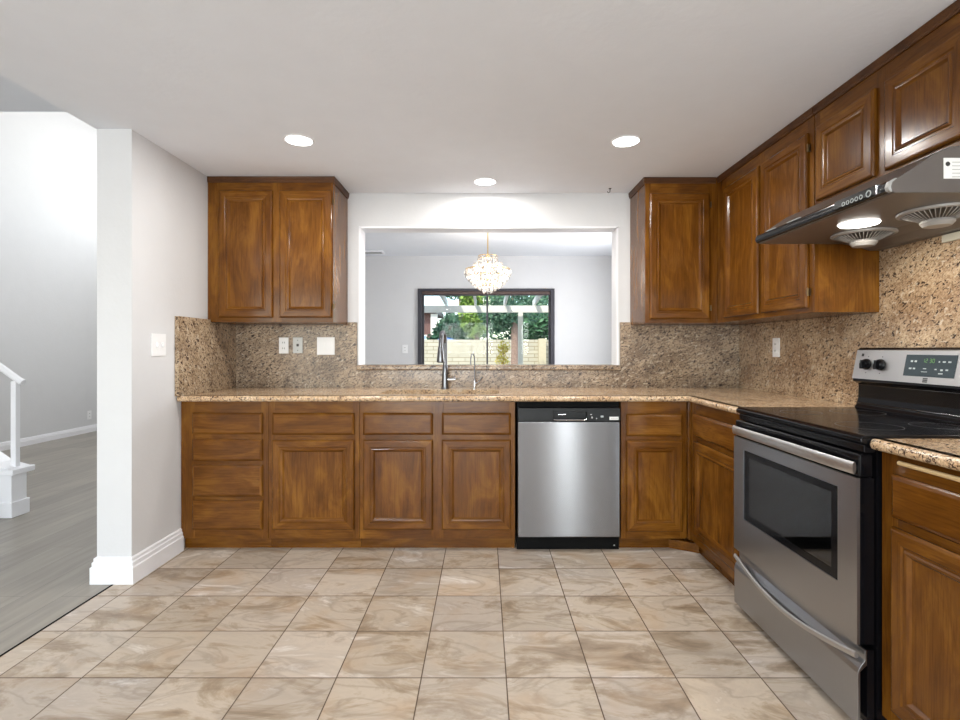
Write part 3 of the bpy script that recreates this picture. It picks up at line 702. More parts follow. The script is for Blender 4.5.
# ---------------------------------------------------------------- outlets and switches
def plate(name, side, face, u, v, w, h, label, kind, m=PLASTIC, cat='outlet', sgn=1):
    """side B faces -Y, R faces -X, L faces +X"""
    def q(du0,du1,dv0,dv1,d0,d1):
        if side == 'B': return (u+du0,u+du1,face-d1,face-d0,v+dv0,v+dv1)
        if side == 'R': return (face-d1,face-d0,u+du0,u+du1,v+dv0,v+dv1)
        return (face+d0,face+d1,u+du0,u+du1,v+dv0,v+dv1)
    c = {'B':(u,face,v-h/2),'R':(face,u,v-h/2),'L':(face,u,v-h/2)}[side]
    t = thing(name, c, label, cat)
    b = bmesh.new(); bx(b,*q(-w/2,w/2,-h/2,h/2,.0003,.006),.0015); obj('cover_plate', b, m, t)
    def rocker(du):
        b = bmesh.new(); bx(b,*q(du-.016,du+.016,-.033,.033,.006,.010),.001); obj('rocker', b, PLASTIC, t)
    def duplex(du):
        for dv in (-.020,.020):
            b = bmesh.new(); bx(b,*q(du-.015,du+.015,dv-.014,dv+.014,.006,.009),.001); s = obj('socket', b, PLASTIC, t)
            b = bmesh.new(); bx(b,*q(du-.008,du-.005,dv-.005,dv+.006,.009,.0095)); bx(b,*q(du+.005,du+.008,dv-.005,dv+.006,.009,.0095)); obj('slot', b, SLOT, s)
    if kind == 'duplex': duplex(0)
    if kind == 'rocker2': rocker(-.023); rocker(.023)
    if kind == 'toggle2':
        for du in (-.023,.023):
            b = bmesh.new(); bx(b,*q(du-.004,du+.004,-.012,.012,.006,.018),.001); obj('toggle', b, PLASTIC, t)
    if kind == 'rocker1': rocker(0)
    if kind == 'jack':
        b = bmesh.new(); bx(b,*q(-.008,.008,-.008,.010,.006,.009),.001); obj('jack', b, SLOT, t)
        for dv in (-.035,.035): 
            b = bmesh.new(); bx(b,*q(-.003,.003,dv-.003,dv+.003,.006,.007)); obj('screw', b, SLOT, t)
    return t
sx = lambda x: (x-484)/512*BY; sz = lambda y: CAMZ-(y-349)/512*BY
plate('wall_outlet','B',BY, sx(284), sz(345.5), .066,.112, 'white duplex outlet on the back splash, leftmost of three plates', 'duplex')
plate('phone_jack','B',BY, sx(298), sz(345.3), .068,.110, 'grey plate with dark jack hole between two white plates', 'jack', GREYPLATE, 'wall plate')
plate('light_switch','B',BY, sx(326), sz(346), .122,.122, 'white double rocker switch on the back splash near the pass-through', 'rocker2', cat='switch')
plate('wall_outlet','R',XR-.025, 3.105, CAMZ-.001+.010, .070,.115, 'white narrow outlet on the right wall granite left of the range', 'duplex')
plate('light_switch','L',XL, 2.747, 1.182, .118,.120, 'white double toggle switch on the white left wall', 'toggle2', cat='switch')
plate('wall_outlet','B',DY, (405-484)/512*DY, 1.16, .075,.115, 'white outlet on the dining wall left of the patio door', 'duplex')
plate('wall_outlet','L',-5.5, 7.13, CAMZ-(415-349)/512*7.13, .075,.12, 'faint white outlet low on the living room wall', 'duplex')

# ---------------------------------------------------------------- dishwasher
dx0, dx1 = ux(517.0), ux(620.3)
dw = thing('dishwasher', ((dx0+dx1)/2, 3.2, 0), 'stainless steel dishwasher with black control strip below the counter', 'dishwasher')
obj('tub', box(dx0+.004,dx1-.004,FY+.02,3.50,.09,CB-.006), BLACKM, dw)
obj('kick_plate', box(dx0+.001,dx1-.001,FY+.012,FY+.03,.002,.088), KICK, dw, 'black kick plate')
obj('top_gap_panel', box(dx0+.001,dx1-.001,FY+.010,FY+.020,.815,CB-.002), KICK, dw, 'black recess above the door')
b = bmesh.new(); bx(b, dx0+.004,dx1-.004,FY-.032,FY+.0175,.086,.7465,.006,0,3); obj('door_panel', b, STEEL_V, dw, 'brushed stainless door panel')
hx0,hx1 = ux(553),ux(586.5); hz0,hz1 = .757,.800
b = bmesh.new()
cz0, cz1 = .7475,.824
bx(b, dx0+.004,hx0,FY-.035,FY+.009,cz0,cz1,.003); bx(b, hx1,dx1-.004,FY-.035,FY+.009,cz0,cz1,.003)
bx(b, hx0-.003,hx1+.003,FY-.035,FY+.009,hz1,cz1,.003); bx(b, hx0-.003,hx1+.003,FY-.035,FY+.009,cz0,hz0,.003); bx(b, hx0-.002,hx1+.002,FY-.005,FY+.008,hz0,hz1)
pn = obj('control_strip', b, BLACKM, dw, 'black control strip')
b = bmesh.new(); tube(b, [(hx0+.004,FY-.032,hz0+.001),(hx0+.02,FY-.037,hz0-.001),(hx1-.02,FY-.037,hz0-.001),(hx1-.004,FY-.032,hz0+.001)], .0035, 8); obj('pocket_handle', b, CHROME, pn, 'chrome lip of the pocket handle')
obj('handle_latch', box(hx0+.03,hx0+.075,FY-.012,FY-.006,.783,.786), CHROME, pn)
for (x,y,w,h) in ((591,414.5,.010,.005),(592,417.5,.008,.010),(596.5,418.5,.006,.006),(602,416.5,.016,.010)):
    cx, cz = ux(x,2.915), zz(y,2.915); obj('button', box(cx-w/2,cx+w/2,FY-.0375,FY-.0352,cz-h/2,cz+h/2,.0008), MARK if w > .012 else GREYPLATE, pn)
cx,cz = ux(614,2.915),zz(418.3,2.915); obj('sticker', box(cx-.026,cx+.026,FY-.0362,FY-.0352,cz-.009,cz+.009), STICK, pn, 'small white sticker')
for k in range(6): obj('printed_mark', box(cx-.018+.007*k,cx-.0145+.007*k,FY-.0366,FY-.0362,cz-.003,cz+.003), GREYPLATE, pn)
b = bmesh.new(); bx(b, dx1-.032,dx1-.024,FY+.0105,FY+.0118,.022,.028); obj('badge', b, GREYPLATE, dw)

# ---------------------------------------------------------------- range
RY0, RY1 = 1.533, 2.298; RX = 1.12; RB = XR-.030
rg = thing('range', ((RX+RB)/2, (RY0+RY1)/2, 0), 'freestanding stainless and black electric range on the right', 'range')
b = bmesh.new(); ys0, ys1 = RY0+.003, RY1-.003; bxF = 1.178
bx(b, bxF,RB-.06,ys0,ys0+.02,.03,.872); bx(b, bxF,RB-.06,ys1-.02,ys1,.03,.872); bx(b, RB-.08,RB-.06,ys0+.02,ys1-.02,.03,.872)
bx(b, bxF,RB-.08,ys0+.02,ys1-.02,.03,.30); bx(b, bxF,RB-.08,ys0+.02,ys1-.02,.79,.872)
obj('body', b, BLACK, rg, 'black enamel body')
b = bmesh.new(); iy0,iy1 = ys0+.02,ys1-.02
bx(b, bxF+.01,RB-.081,iy0,iy0+.05,.301,.789); bx(b, bxF+.01,RB-.081,iy1-.05,iy1,.301,.789); bx(b, RB-.14,RB-.081,iy0+.05,iy1-.05,.301,.789); bx(b, bxF+.01,RB-.14,iy0+.05,iy1-.05,.301,.345); bx(b, bxF+.01,RB-.14,iy0+.05,iy1-.05,.76,.789)
obj('oven_liner', b, LINER, rg)
for zr in (.45,.58):
    b = bmesh.new()
    for k in range(13):
        yk = iy0+.06+(iy1-iy0-.12)*k/12; tube(b, [(bxF+.03,yk,zr),(RB-.16,yk,zr)], .0022, 6)
    for xk in (bxF+.03,bxF+.2,RB-.16): tube(b, [(xk,iy0+.052,zr),(xk,iy1-.052,zr)], .0035, 6)
    obj('oven_rack', b, RACK, rg)
# cooktop
b = bmesh.new(); prism(b, [(RX+.018,.873),(RX+.010,.880),(RX+.010,.892),(RX+.020,.899),(RX+.030,.9005),(RB-.075,.9005),(RB-.075,.873)], RY0+.002, RY1-.002, 'y', 0, .0025)
ck = obj('cooktop', b, BLACK, rg, 'glossy black glass cooktop')
for (x,y,r) in ((1.30,1.73,.095),(1.30,2.10,.075),(1.53,1.73,.075),(1.53,2.10,.095)):
    b = bmesh.new(); lathe(b, [(r-.0015,0),(r,0),(r,.0003),(r-.0015,.0003),(r-.0015,0)], (x,y,.9006), 40); obj('burner_ring', b, simple('burner_ring_print',(.05,.05,.05,1),.3) if 'burner_ring_print' not in bpy.data.materials else bpy.data.materials['burner_ring_print'], ck)
b = bmesh.new(); bx(b, RX+.022,bxF-.0005,RY0+.006,RY1-.006,.847,.872,.003); obj('front_lip', b, BLACK, rg, 'black strip under the cooktop')
# oven door
od0, od1 = RY0+.004, RY1-.004; wz0,wz1 = .425,.725; wy0,wy1 = 1.622,2.212; dz0,dz1 = .272,.772
b = bmesh.new()
for (ya,yb_,za,zb) in ((od0,wy0,dz0,dz1),(wy1,od1,dz0,dz1),(wy0,wy1,dz0,wz0),(wy0,wy1,wz1,dz1)): bx(b, RX,RX+.009,ya,yb_,za,zb)
od = obj('oven_door', b, STEEL_Y, rg, 'stainless oven door')
b = bmesh.new()
for (ya,yb_,za,zb) in ((od0+.001,wy0,dz0,dz1),(wy1,od1-.001,dz0,dz1),(wy0,wy1,dz0,wz0),(wy0,wy1,wz1,dz1)): bx(b, RX+.0095,RX+.052,ya,yb_,za,zb)
obj('door_core', b, BLACK, od, 'black door edge')
b = bmesh.new(); t = .034
bx(b, RX+.003,RX+.030,wy0,wy0+t,wz0,wz1); bx(b, RX+.003,RX+.030,wy1-t,wy1,wz0,wz1); bx(b, RX+.003,RX+.030,wy0+t,wy1-t,wz0,wz0+t*.8); bx(b, RX+.003,RX+.030,wy0+t,wy1-t,wz1-t*.8,wz1)
obj('window_border', b, BLACK, od, 'black border of the oven window')
obj('door_glass', box(RX+.005,RX+.009,wy0+t,wy1-t,wz0+t*.8,wz1-t*.8), OVENG, od, 'smoked oven window')
b = bmesh.new(); bx(b, RX+.006,RX+.05,od0,od1,  .7735,.844,.006,0,3); obj('door_top', b, BLACK, od, 'black top band of the door')
b = bmesh.new(); pts = []
for k in range(21):
    s = k/20; y = od0+.006+(od1-od0-.012)*s; pts.append((RX-.004-.022*math.sin(PI*s)**.7, y, .801+.006*math.sin(PI*s)))
tube(b, pts, .0065, 14, ry=.019)
hd = obj('handle', b, STEEL_F, od, 'bowed silver door handle')
for y in (od0+.03, od1-.03):
    b = bmesh.new(); bx(b, RX-.006,RX+.0055,y-.012,y+.012,.792,.810,.002); obj('handle_mount', b, BLACKM, hd)
# drawer
b = bmesh.new(); prism(b, [(RX+.002,.030),(RX+.002,.185),(RX+.006,.20),(RX+.024,.225),(RX+.024,.255),(RX+.030,.255),(RX+.030,.21),(RX+.010,.19),(RX+.010,.030)], RY0+.004, RY1-.004, 'y', 0, .001)
dr = obj('storage_drawer', b, STEEL_Y, rg, 'stainless storage drawer')
b = bmesh.new(); bx(b, RX+.031,RX+.052,RY0+.005,RY1-.005,.032,.255); obj('drawer_core', b, BLACK, dr, 'black drawer box')
b = bmesh.new(); pts = []
for k in range(21):
    s = k/20; y = od0+.006+(od1-od0-.012)*s; sn = math.sin(PI*s); pts.append((RX+.002-.016*sn, y, .238-.046*sn))
tube(b, pts, .0065, 14, ry=.010); obj('drawer_handle', b, STEEL_F, dr, 'arched drawer pull')
for (x,y) in ((RX+.09,RY0+.05),(RX+.09,RY1-.05),(RB-.12,RY0+.05),(RB-.12,RY1-.05)):
    b = bmesh.new(); lathe(b, [(0,0),(.016,0),(.016,.008),(.008,.012),(.008,.031),(0,.031)], (x,y,.0003), 12); obj('leveling_leg', b, BLACKM, rg)
# backguard
gx = 1.665
b = bmesh.new(); prism(b, [(gx-.008,.901),(gx+.002,.915),(gx+.010,.945),(gx+.012,1.005),(gx-.014,1.018),(gx-.012,1.035),(gx+.012,1.160),(gx+.022,1.166),(RB-.002,1.166),(RB-.002,.600),(RB-.058,.600),(RB-.058,.901)], RY0+.004, RY1-.004, 'y', 0, .003)
bg = obj('backguard', b, BLACK, rg, 'black backguard')
b = bmesh.new(); tube(b, [(gx+.004,RY0+.008,.922),(gx+.004,RY1-.008,.922)], .004, 8); tube(b, [(gx+.010,RY0+.008,1.003),(gx+.010,RY1-.008,1.003)], .0025, 8); obj('accent_line', b, DARKCHROME, bg)
def fas(z): return gx-.0125+(z-1.035)*.024/.125   # face of the tilted fascia
b = bmesh.new(); prism(b, [(fas(1.028)-.001,1.030),(fas(1.028)-.004,1.030),(fas(1.156)-.004,1.154),(fas(1.156)-.0,1.157)], RY0+.008, RY1-.006, 'y')
fc = obj('control_fascia', b, STEEL_F, bg, 'silver control fascia')
def fbox(bm, y0,y1,z0,z1,d0,d1):
    prism(bm, [(fas(z0)-d0,z0),(fas(z0)-d1,z0),(fas(z1)-d1,z1),(fas(z1)-d0,z1)], y0, y1, 'y')
YC = (RY0+RY1)/2
b = bmesh.new(); fbox(b, 1.800,2.018,1.056,1.138,.0042,.0058); dp = obj('display', b, DISPLAY, fc, 'grey control display')
b = bmesh.new()
def seg(bm, yc, zc, w, h, ch):
    S = {'a':(0,h,1),'g':(0,0,1),'d':(0,-h,1),'f':(w,h/2,0),'b':(-w,h/2,0),'e':(w,-h/2,0),'c':(-w,-h/2,0)}
    on = {'1':'bc','2':'abged','0':'abcdef','3':'abgcd','4':'fgbc'}[ch]
    for s in on:
        dy,dz_,hor = S[s]
        if hor: fbox(bm, yc+dy-w*.8,yc+dy+w*.8,zc+dz_-.0009,zc+dz_+.0009,.0058,.0062)
        else: fbox(bm, yc+dy-.0009,yc+dy+.0009,zc+dz_-h*.4,zc+dz_+h*.4,.0058,.0062)
for i,ch in enumerate('1230'): seg(b, 1.935-.0125*i-(.005 if i > 1 else 0)+.0, 1.116, .0036, .0068, ch)
obj('clock_digits', b, GREEN, dp, 'green clock digits')
for (y,z,w,h) in ((1.988,1.113,.010,.007),(1.970,1.113,.010,.007),(1.990,1.085,.012,.006),(1.972,1.085,.010,.006),(1.925,1.086,.014,.003),(1.925,1.074,.026,.002),(1.868,1.113,.006,.005),(1.848,1.113,.012,.005),(1.826,1.113,.012,.005),(1.878,1.085,.008,.004),(1.853,1.083,.010,.006),(1.832,1.084,.010,.005),(1.855,1.070,.018,.004)):
    b = bmesh.new(); fbox(b, y-w/2,y+w/2,z-h/2,z+h/2,.0058,.0061); obj('touch_key', b, MARK, dp)
b = bmesh.new()
for z0 in (1.0345,1.0405,1.0465): fbox(b, YC-.010,YC+.010,z0,z0+.0045,.0042,.0052)
obj('emblem', b, INK, fc, 'small dark square emblem')
for (y,z) in ((2.252,1.134),):
    b = bmesh.new(); fbox(b, y-.006,y+.006,z-.006,z+.006,.0042,.0052); obj('indicator', b, INK, fc)
for y in (2.217,2.139,1.697,1.619):
    b = bmesh.new(); z = 1.094; x = fas(z)-.004
    lathe(b, [(0,-.0),(.024,-.0),(.0235,-.010),(.019,-.022),(0,-.022)], (x,y,z), 24, 'x')
    bx(b, x-.033,x-.018,y-.006,y+.006,z-.019,z+.019,.003)
    k = obj('knob', b, BLACK, fc, 'black round knob')
    obj('pointer', box(x-.0335,x-.0328,y-.0012,y+.0012,z+.005,z+.018), MARK, k)
    for dz_ in (.033,-.036):
        b = bmesh.new(); fbox(b, y-.002,y+.002,z+dz_-.002,z+dz_+.002,.0042,.0048); obj('printed_tick', b, INK, fc)

# ---------------------------------------------------------------- range hood
HZ = 1.630; HX = 1.224
hood = thing('range_hood', ((HX+XR)/2, (RY0+RY1)/2, HZ-.03), 'dark under-cabinet range hood with lit lamp and two fans', 'range hood')
hp = [(HX+.004,HZ+.006),(HX,HZ+.018),(HX+.004,HZ+.034),(HX+.022,HZ+.046),(HX+.13,HZ+.118),(HX+.175,HZ+.138),(HX+.262,HZ+.146),(HX+.262,HZ+.1635),(XR-.026,HZ+.1635),(XR-.026,HZ-.030),(XR-.075,HZ-.030),(XR-.13,HZ-.012),(XR-.20,HZ),(HX+.012,HZ)]
hp[7] = (HX+.30,HZ+.150); hp[7:8] = [(HX+.264,HZ+.1635)]
b = bmesh.new(); prism(b, hp, RY0+.006, RY1-.004, 'y', 0, .002); obj('canopy', b, HOODM, hood, 'brown-grey hood canopy')
b = bmesh.new(); prism(b, [(HX+.003,HZ+.003),(HX-.006,HZ+.008),(HX-.009,HZ+.018),(HX-.004,HZ+.034),(HX+.012,HZ+.044),(HX+.018,HZ+.044),(HX+.003,HZ+.032),(HX-.0008,HZ+.018)], RY0+.02, RY1-.004, 'y', 0, 0, True)
fb = obj('front_bar', b, BLACK, hood, 'black rounded front bar')
b = bmesh.new(); prism(b, [(HX-.0065,HZ+.006),(HX-.0125,HZ+.012),(HX-.0125,HZ+.024),(HX-.005,HZ+.040),(HX-.003,HZ+.038),(HX-.009,HZ+.018)], 1.585, 1.775, 'y'); cp = obj('control_panel', b, BLACKM, fb, 'raised button panel')
for k in range(5):
    b = bmesh.new(); y = 1.725-.020*k; lathe(b, [(.0052,0),(.0075,0),(.0075,-.0015),(.0052,-.0015),(.0052,0)], (HX-.0127,y,HZ+.018), 14, 'x'); obj('button', b, MARK, cp)
b = bmesh.new(); lathe(b, [(.008,0),(.011,0),(.011,-.002),(.008,-.002),(.008,0)], (HX-.0127,1.612,HZ+.019), 16, 'x'); obj('power_button', b, MARK, cp)
for (y0,y1,z) in ((1.98,2.07,HZ+.040),(2.15,2.22,HZ+.040)):
    b = bmesh.new(); bx(b, HX-.0015,HX+.0022,y0,y1,z-.002,z+.001); obj('printed_mark', b, MARK, fb)
b = bmesh.new(); bx(b, HX-.013,HX-.004,1.578,1.583,HZ+.008,HZ+.036); obj('chrome_divider', b, CHROME, fb); b = bmesh.new(); prism(b, [(HX+.003,HZ+.003),(HX-.007,HZ+.008),(HX-.010,HZ+.018),(HX-.005,HZ+.034),(HX+.012,HZ+.044),(HX+.018,HZ+.044),(HX+.003,HZ+.032),(HX-.0008,HZ+.018)], RY0+.006, RY0+.019, 'y'); obj('end_cap', b, GREYPLATE, fb, 'grey end cap')
b = bmesh.new(); lathe(b, [(0,0),(.066,0),(.062,-.005),(0,-.006)], (1.402,1.915,HZ-.0006), 40); obj('lamp', b, HLAMP, hood, 'lit round lamp')
hl = light('hood_lamp', 'AREA', (0,0,0), (0,0,0), 3.2, (1,.95,.86), shape='DISK', size=.12); hl.parent = hood; hl.location = Vector((1.402,1.915,HZ-.010))-ORG[hood.name]
for yc in (2.085,1.745):
    b = bmesh.new(); cx = 1.545
    lathe(b, [(.098,0),(.112,0),(.111,-.007),(.100,-.010),(.098,0)], (cx,yc,HZ-.0006), 40)
    lathe(b, [(0,-.030),(.046,-.030),(.048,-.040),(.038,-.052),(0,-.053)], (cx,yc,HZ), 28)
    fg = obj('fan_guard', b, GRILLE, hood, 'round grey fan guard')
    b = bmesh.new()
    for k in range(40):
        a = 2*PI*k/40; tube(b, [(cx+.044*math.cos(a),yc+.044*math.sin(a),HZ-.034),(cx+.099*math.cos(a),yc+.099*math.sin(a),HZ-.006)], .0014, 5)
    obj('grille_spokes', b, GRILLE, fg)
    b = bmesh.new(); lathe(b, [(0,0),(.097,0),(.097,-.003),(0,-.003)], (cx,yc,HZ-.0008), 32); obj('fan_opening', b, BLACKM, fg, 'dark fan opening')
st = obj('rating_sticker', box(HX+.157,HX+.24,RY0+.0048,RY0+.0062,HZ+.042,HZ+.104), STICK, hood, 'white rating sticker with round mark')
b = bmesh.new(); lathe(b, [(0,0),(.007,0),(.007,-.0004),(0,-.0004)], (HX+.169,RY0+.0047,HZ+.086), 18, 'y'); obj('round_mark', b, INK, st)
for i,(w) in enumerate((.040,.046,.034,.044,.028)):
    obj('printed_line', box(HX+.182,HX+.182+w,RY0+.0042,RY0+.0047,HZ+.090-.011*i,HZ+.092-.011*i), GREYPLATE, st)
tag(obj('plastic_strip', box(XR-.040,XR-.0255,1.60,1.97,HZ-.062,HZ-.0325,.002), TAPE), 'pale plastic strip on the wall under the hood back edge', 'strip')

# ---------------------------------------------------------------- ceiling fixtures
def downlight(x, y, label, power=8, z=CZ):
    t = thing('recessed_ceiling_light', (x,y,z-.012), label, 'ceiling light', 'round recessed ceiling lights')
    b = bmesh.new(); lathe(b, [(.066,-.0003),(.079,-.0003),(.077,-.003),(.068,-.005),(.066,-.0003)], (x,y,z), 36); obj('trim_ring', b, TRIM, t)
    b = bmesh.new(); lathe(b, [(0,-.001),(.0655,-.001),(.0655,-.004),(0,-.004)], (x,y,z), 36); obj('diffuser', b, LED, t)
    l = light('downlight_lamp', 'AREA', (0,0,-.006), (0,0,0), power, (1,.975,.94), shape='DISK', size=.14); l.parent = t
downlight(-.965,2.67,'round lit recessed ceiling light, the left one in the front pair')
downlight(.744,2.683,'round lit recessed ceiling light, the right one in the front pair')
downlight(.007,3.33,'round lit recessed ceiling light nearest the pass-through wall', 7)
for (x,y,l) in ((-.965,.4,'left one overhead'),(.744,.4,'right one overhead'),(-.965,-1.9,'left one at the rear'),(.744,-1.9,'right one at the rear')):
    downlight(x,y,'added unseen recessed ceiling light behind the viewer, '+l)  # extra out-of-view lamps added to brighten the kitchen
def added_living_light(x, y, z, label, power):  # out-of-view downlights added to lift the living room brightness
    downlight(x, y, label, power, z)
added_living_light(-3.3,.6,2.55,'added unseen recessed light in the low living room ceiling, nearer one',11)
added_living_light(-3.3,-1.4,2.55,'added unseen recessed light in the low living room ceiling, at the rear',6)
added_living_light(-3.6,4.6,5.0,'added unseen recessed light in the high living room ceiling, nearer one',18)
added_living_light(-3.6,6.6,5.0,'added unseen recessed light in the high living room ceiling, farther one',18)
b = bmesh.new(); lathe(b, [(0,0),(.009,0),(.009,-.003),(0,-.004)], (.855,3.475,CZ-.0004), 14)
pts = [(.855,3.475,CZ-.003),(.855,3.475,CZ-.014)]+[(.855-.009+.009*math.cos(a),3.475,CZ-.020-.009*math.sin(a)) for a in [PI*k/6-.5 for k in range(8)]]
tube(b, pts, .0022, 8)
tag(obj('ceiling_hook', b, BLACKM), 'tiny black hook on the ceiling near the right wall cabinet', 'hook')
b = bmesh.new(); vx = -1.50; vy = 6.78
vt = thing('ceiling_vent', (vx,vy,DZ-.03), 'grey-white air vent at the left of the dining room ceiling', 'vent')
bx(b, vx-.17,vx+.17,vy-.08,vy-.06,DZ-.020,DZ-.0005,.002); bx(b, vx-.17,vx+.17,vy+.06,vy+.08,DZ-.020,DZ-.0005,.002); bx(b, vx-.17,vx-.15,vy-.06,vy+.06,DZ-.020,DZ-.0005); bx(b, vx+.15,vx+.17,vy-.06,vy+.06,DZ-.020,DZ-.0005)
obj('frame', b, TRIM, vt)
for k in range(5):
    y = vy-.045+.0225*k; b = bmesh.new(); prism(b, [(y,DZ-.016),(y+.012,DZ-.004),(y+.014,DZ-.005),(y+.002,DZ-.018)], vx-.15, vx+.15, 'x'); obj('slat', b, GREYPLATE, vt)

# ---------------------------------------------------------------- chandelier
CHX, CHY = .040, 5.40
ch = thing('chandelier', (CHX,CHY,1.74), 'tiered crystal chandelier hanging in the dining room', 'chandelier')
b = bmesh.new(); lathe(b, [(0,0),(.055,0),(.055,-.010),(.030,-.028),(.008,-.034),(0,-.034)], (CHX,CHY,DZ-.0005), 24); obj('canopy', b, GOLD, ch)
b = bmesh.new(); tube(b, [(CHX,CHY,DZ-.03),(CHX,CHY,2.06)], .0065, 10); lathe(b, [(0,0),(.018,0),(.026,.012),(.012,.028),(0,.030)], (CHX,CHY,2.125), 16); obj('rod', b, GOLD, ch)
b = bmesh.new()
for (R,z) in ((.10,2.14),(.235,2.00),(.205,1.93),(.15,1.87),(.09,1.82)):
    n = 40; pts = [(CHX+R*math.cos(2*PI*k/n),CHY+R*math.sin(2*PI*k/n),z) for k in range(n+1)]; tube(b, pts, .004, 6)
for k in range(6):
    a = 2*PI*k/6; tube(b, [(CHX,CHY,2.06),(CHX+.12*math.cos(a),CHY+.12*math.sin(a),2.03),(CHX+.235*math.cos(a),CHY+.235*math.sin(a),2.00)], .004, 6)
tube(b, [(CHX,CHY,2.07),(CHX,CHY,1.80)], .006, 8)
obj('frame', b, GOLD, ch, 'gold ring frame')
bulbs = [(.135*math.cos(a),.135*math.sin(a),1.985) for a in [PI/6+2*PI*k/6 for k in range(6)]]+[(0.0,-.09,1.885)]
for (x,y,z) in bulbs:
    b = bmesh.new(); lathe(b, [(0,0),(.010,.004),(.017,.022),(.013,.040),(.004,.058),(0,.060)], (CHX+x,CHY+y,z), 12); obj('bulb', b, BULB, ch, 'warm glowing bulb')
cl = light('chandelier_lamp', 'POINT', (0,0,.19), (0,0,0), 17, (1,.90,.78), shadow_soft_size=.12); cl.parent = ch
def drop(bm, c, L, r, n=6):
    lathe(bm, [(0,0),(r,L*.32),(r*.8,L*.72),(0,L)], c, n)
first = None; cnt = 0; more = bmesh.new()
tiers = [(.100,2.14,.070,.010,20),(.150,2.075,.075,.010,26),(.238,2.00,.075,.011,40),(.228,1.965,.065,.011,38),(.205,1.93,.060,.010,34),(.178,1.895,.055,.010,30),(.150,1.868,.050,.010,24),(.118,1.84,.050,.010,20),(.085,1.815,.045,.010,14),(.045,1.79,.045,.010,8)]
for (R,z,L_,r,n) in tiers:
    for k in range(n):
        a = 2*PI*(k+.5*random.random()*.3)/n; p = (CHX+R*math.cos(a), CHY+R*math.sin(a), z-L_)
        front = math.sin(a) < .0
        if front and cnt < 96:
            cnt += 1
            if first is None:
                b = bmesh.new(); drop(b, p, L_, r); first = obj('crystal', b, CRYSTAL, ch, sharp=False)
                for q in first.data.polygons: q.use_smooth = False
            else:
                c = first.copy(); COL.objects.link(c); c.parent = ch; c.location = Vector(p)-ORG[ch.name]
        else: drop(more, p, L_, r)
for _ in range(70):
    R = .235*math.sqrt(random.random()); a = random.random()*2*PI; drop(more, (CHX+R*math.cos(a),CHY+R*math.sin(a),1.76+R*.75+random.random()*.05), .05, .009)
o = obj('crystal_cluster', more, CRYSTAL, ch, sharp=False); o['kind'] = 'stuff'
for q in o.data.polygons: q.use_smooth = False

# ---------------------------------------------------------------- stair end in the living room
sc_ = thing('staircase', (-4.2,3.2,0), 'white painted staircase end with post and handrail at left edge', 'staircase')
px0, px1, py0, py1 = -3.385, -3.245, 3.515, 3.635
b = bmesh.new(); bx(b, px0,px1,py0,py1,0,.300,.003); bx(b, px0-.010,px1+.012,py0-.012,py1+.012,0,.105,.004); obj('newel_base', b, TRIM, sc_)
b = bmesh.new(); bx(b, px0-.02,px1+.035,py0-.03,py1+.03,.295,.335,.006,0,3); obj('newel_cap', b, TRIM, sc_)
sl = .72
b = bmesh.new(); prism(b, [(px0-.001,0),(px0-.001,.26),(-5.49,.26+sl*(5.49+px0)),(-5.49,0)], py0+.015, py1-.015, 'y'); obj('knee_wall', b, TRIM, sc_)
b = bmesh.new(); prism(b, [(px1+.0,.336),(px0-.02,.336),(-5.49,.336+sl*(5.49+px0-.02)),(-5.49,.376+sl*(5.49+px0-.02)),(px0+.02,.370)], py0-.02, py1+.02, 'y'); obj('sloping_cap', b, TRIM, sc_)
b = bmesh.new(); yc = (py0+py1)/2; xp = -3.272
bx(b, xp-.018,xp+.018,yc-.018,yc+.018,.334,.935,.002); obj('post', b, TRIM, sc_)
b = bmesh.new(); tube(b, [(xp+.055,yc,.925),(xp+.02,yc,.945),(-5.49,yc,.945+sl*(5.49+xp+.02))], .022, 12, ry=.022); obj('handrail', b, TRIM, sc_)
for k in range(8):
    x1 = -3.40-.27*k; z1 = .18*(k+1)
    if x1-.27 < -5.5: break
    obj('riser', box(x1-.025,x1,2.45,py0+.012,z1-.18,z1-.03), SLOT, sc_, 'dark riser')
    obj('tread', box(x1-.29,x1+.02,2.45,py0+.012,z1-.03,z1,.006), TRIM, sc_)
o = struct('wall_stair', box(-5.5,-3.42,2.30,2.44,0,.02), WALL); o.name = 'baseboard_stair'

# ---------------------------------------------------------------- outside
GRASS = simple('concrete_patio_slab', srgb(196,190,180), .9, noise=.08, nscale=3)
tag(obj('patio_ground', box(-30,30,DY+.15,45,-.15,-.02), GRASS), 'pale patio ground outside', 'ground', kind='structure')
PW = simple('cream_patio_paint', srgb(236,232,220), .5)
pc = thing('patio_cover', (0,9.0,0), 'cream wooden patio cover outside the glass door', 'patio cover')
obj('beam', box(-1.6,5,10.55,10.65,1.915,2.055,.004), PW, pc)
for x in (-1.5,.755,4.1): obj('post', box(x-.048,x+.048,10.552,10.648,-.02,1.913,.004), PW, pc)
RAF = []
for k in range(11):
    x = -1.42+.62*k
    b = bmesh.new(); prism(b, [(DY+.16,2.27),(11.0,2.06),(11.0,2.19),(DY+.16,2.40)], x-.022, x+.022, 'x'); obj('rafter', b, PW, pc)
ROOFP = bpy.data.materials.new('translucent_patio_panel'); ROOFP.use_nodes = True
_n = ROOFP.node_tree.nodes; _n.remove(_n['Principled BSDF']); _t = _n.new('ShaderNodeBsdfTranslucent'); _d = _n.new('ShaderNodeBsdfDiffuse'); _m = _n.new('ShaderNodeMixShader')
_t.inputs[0].default_value = (.85,.84,.78,1); _d.inputs[0].default_value = (.85,.84,.80,1)
for a_, b_ in ((_t.outputs[0],_m.inputs[1]),(_d.outputs[0],_m.inputs[2]),(_m.outputs[0],_n['Material Output'].inputs[0])): ROOFP.node_tree.links.new(a_, b_)
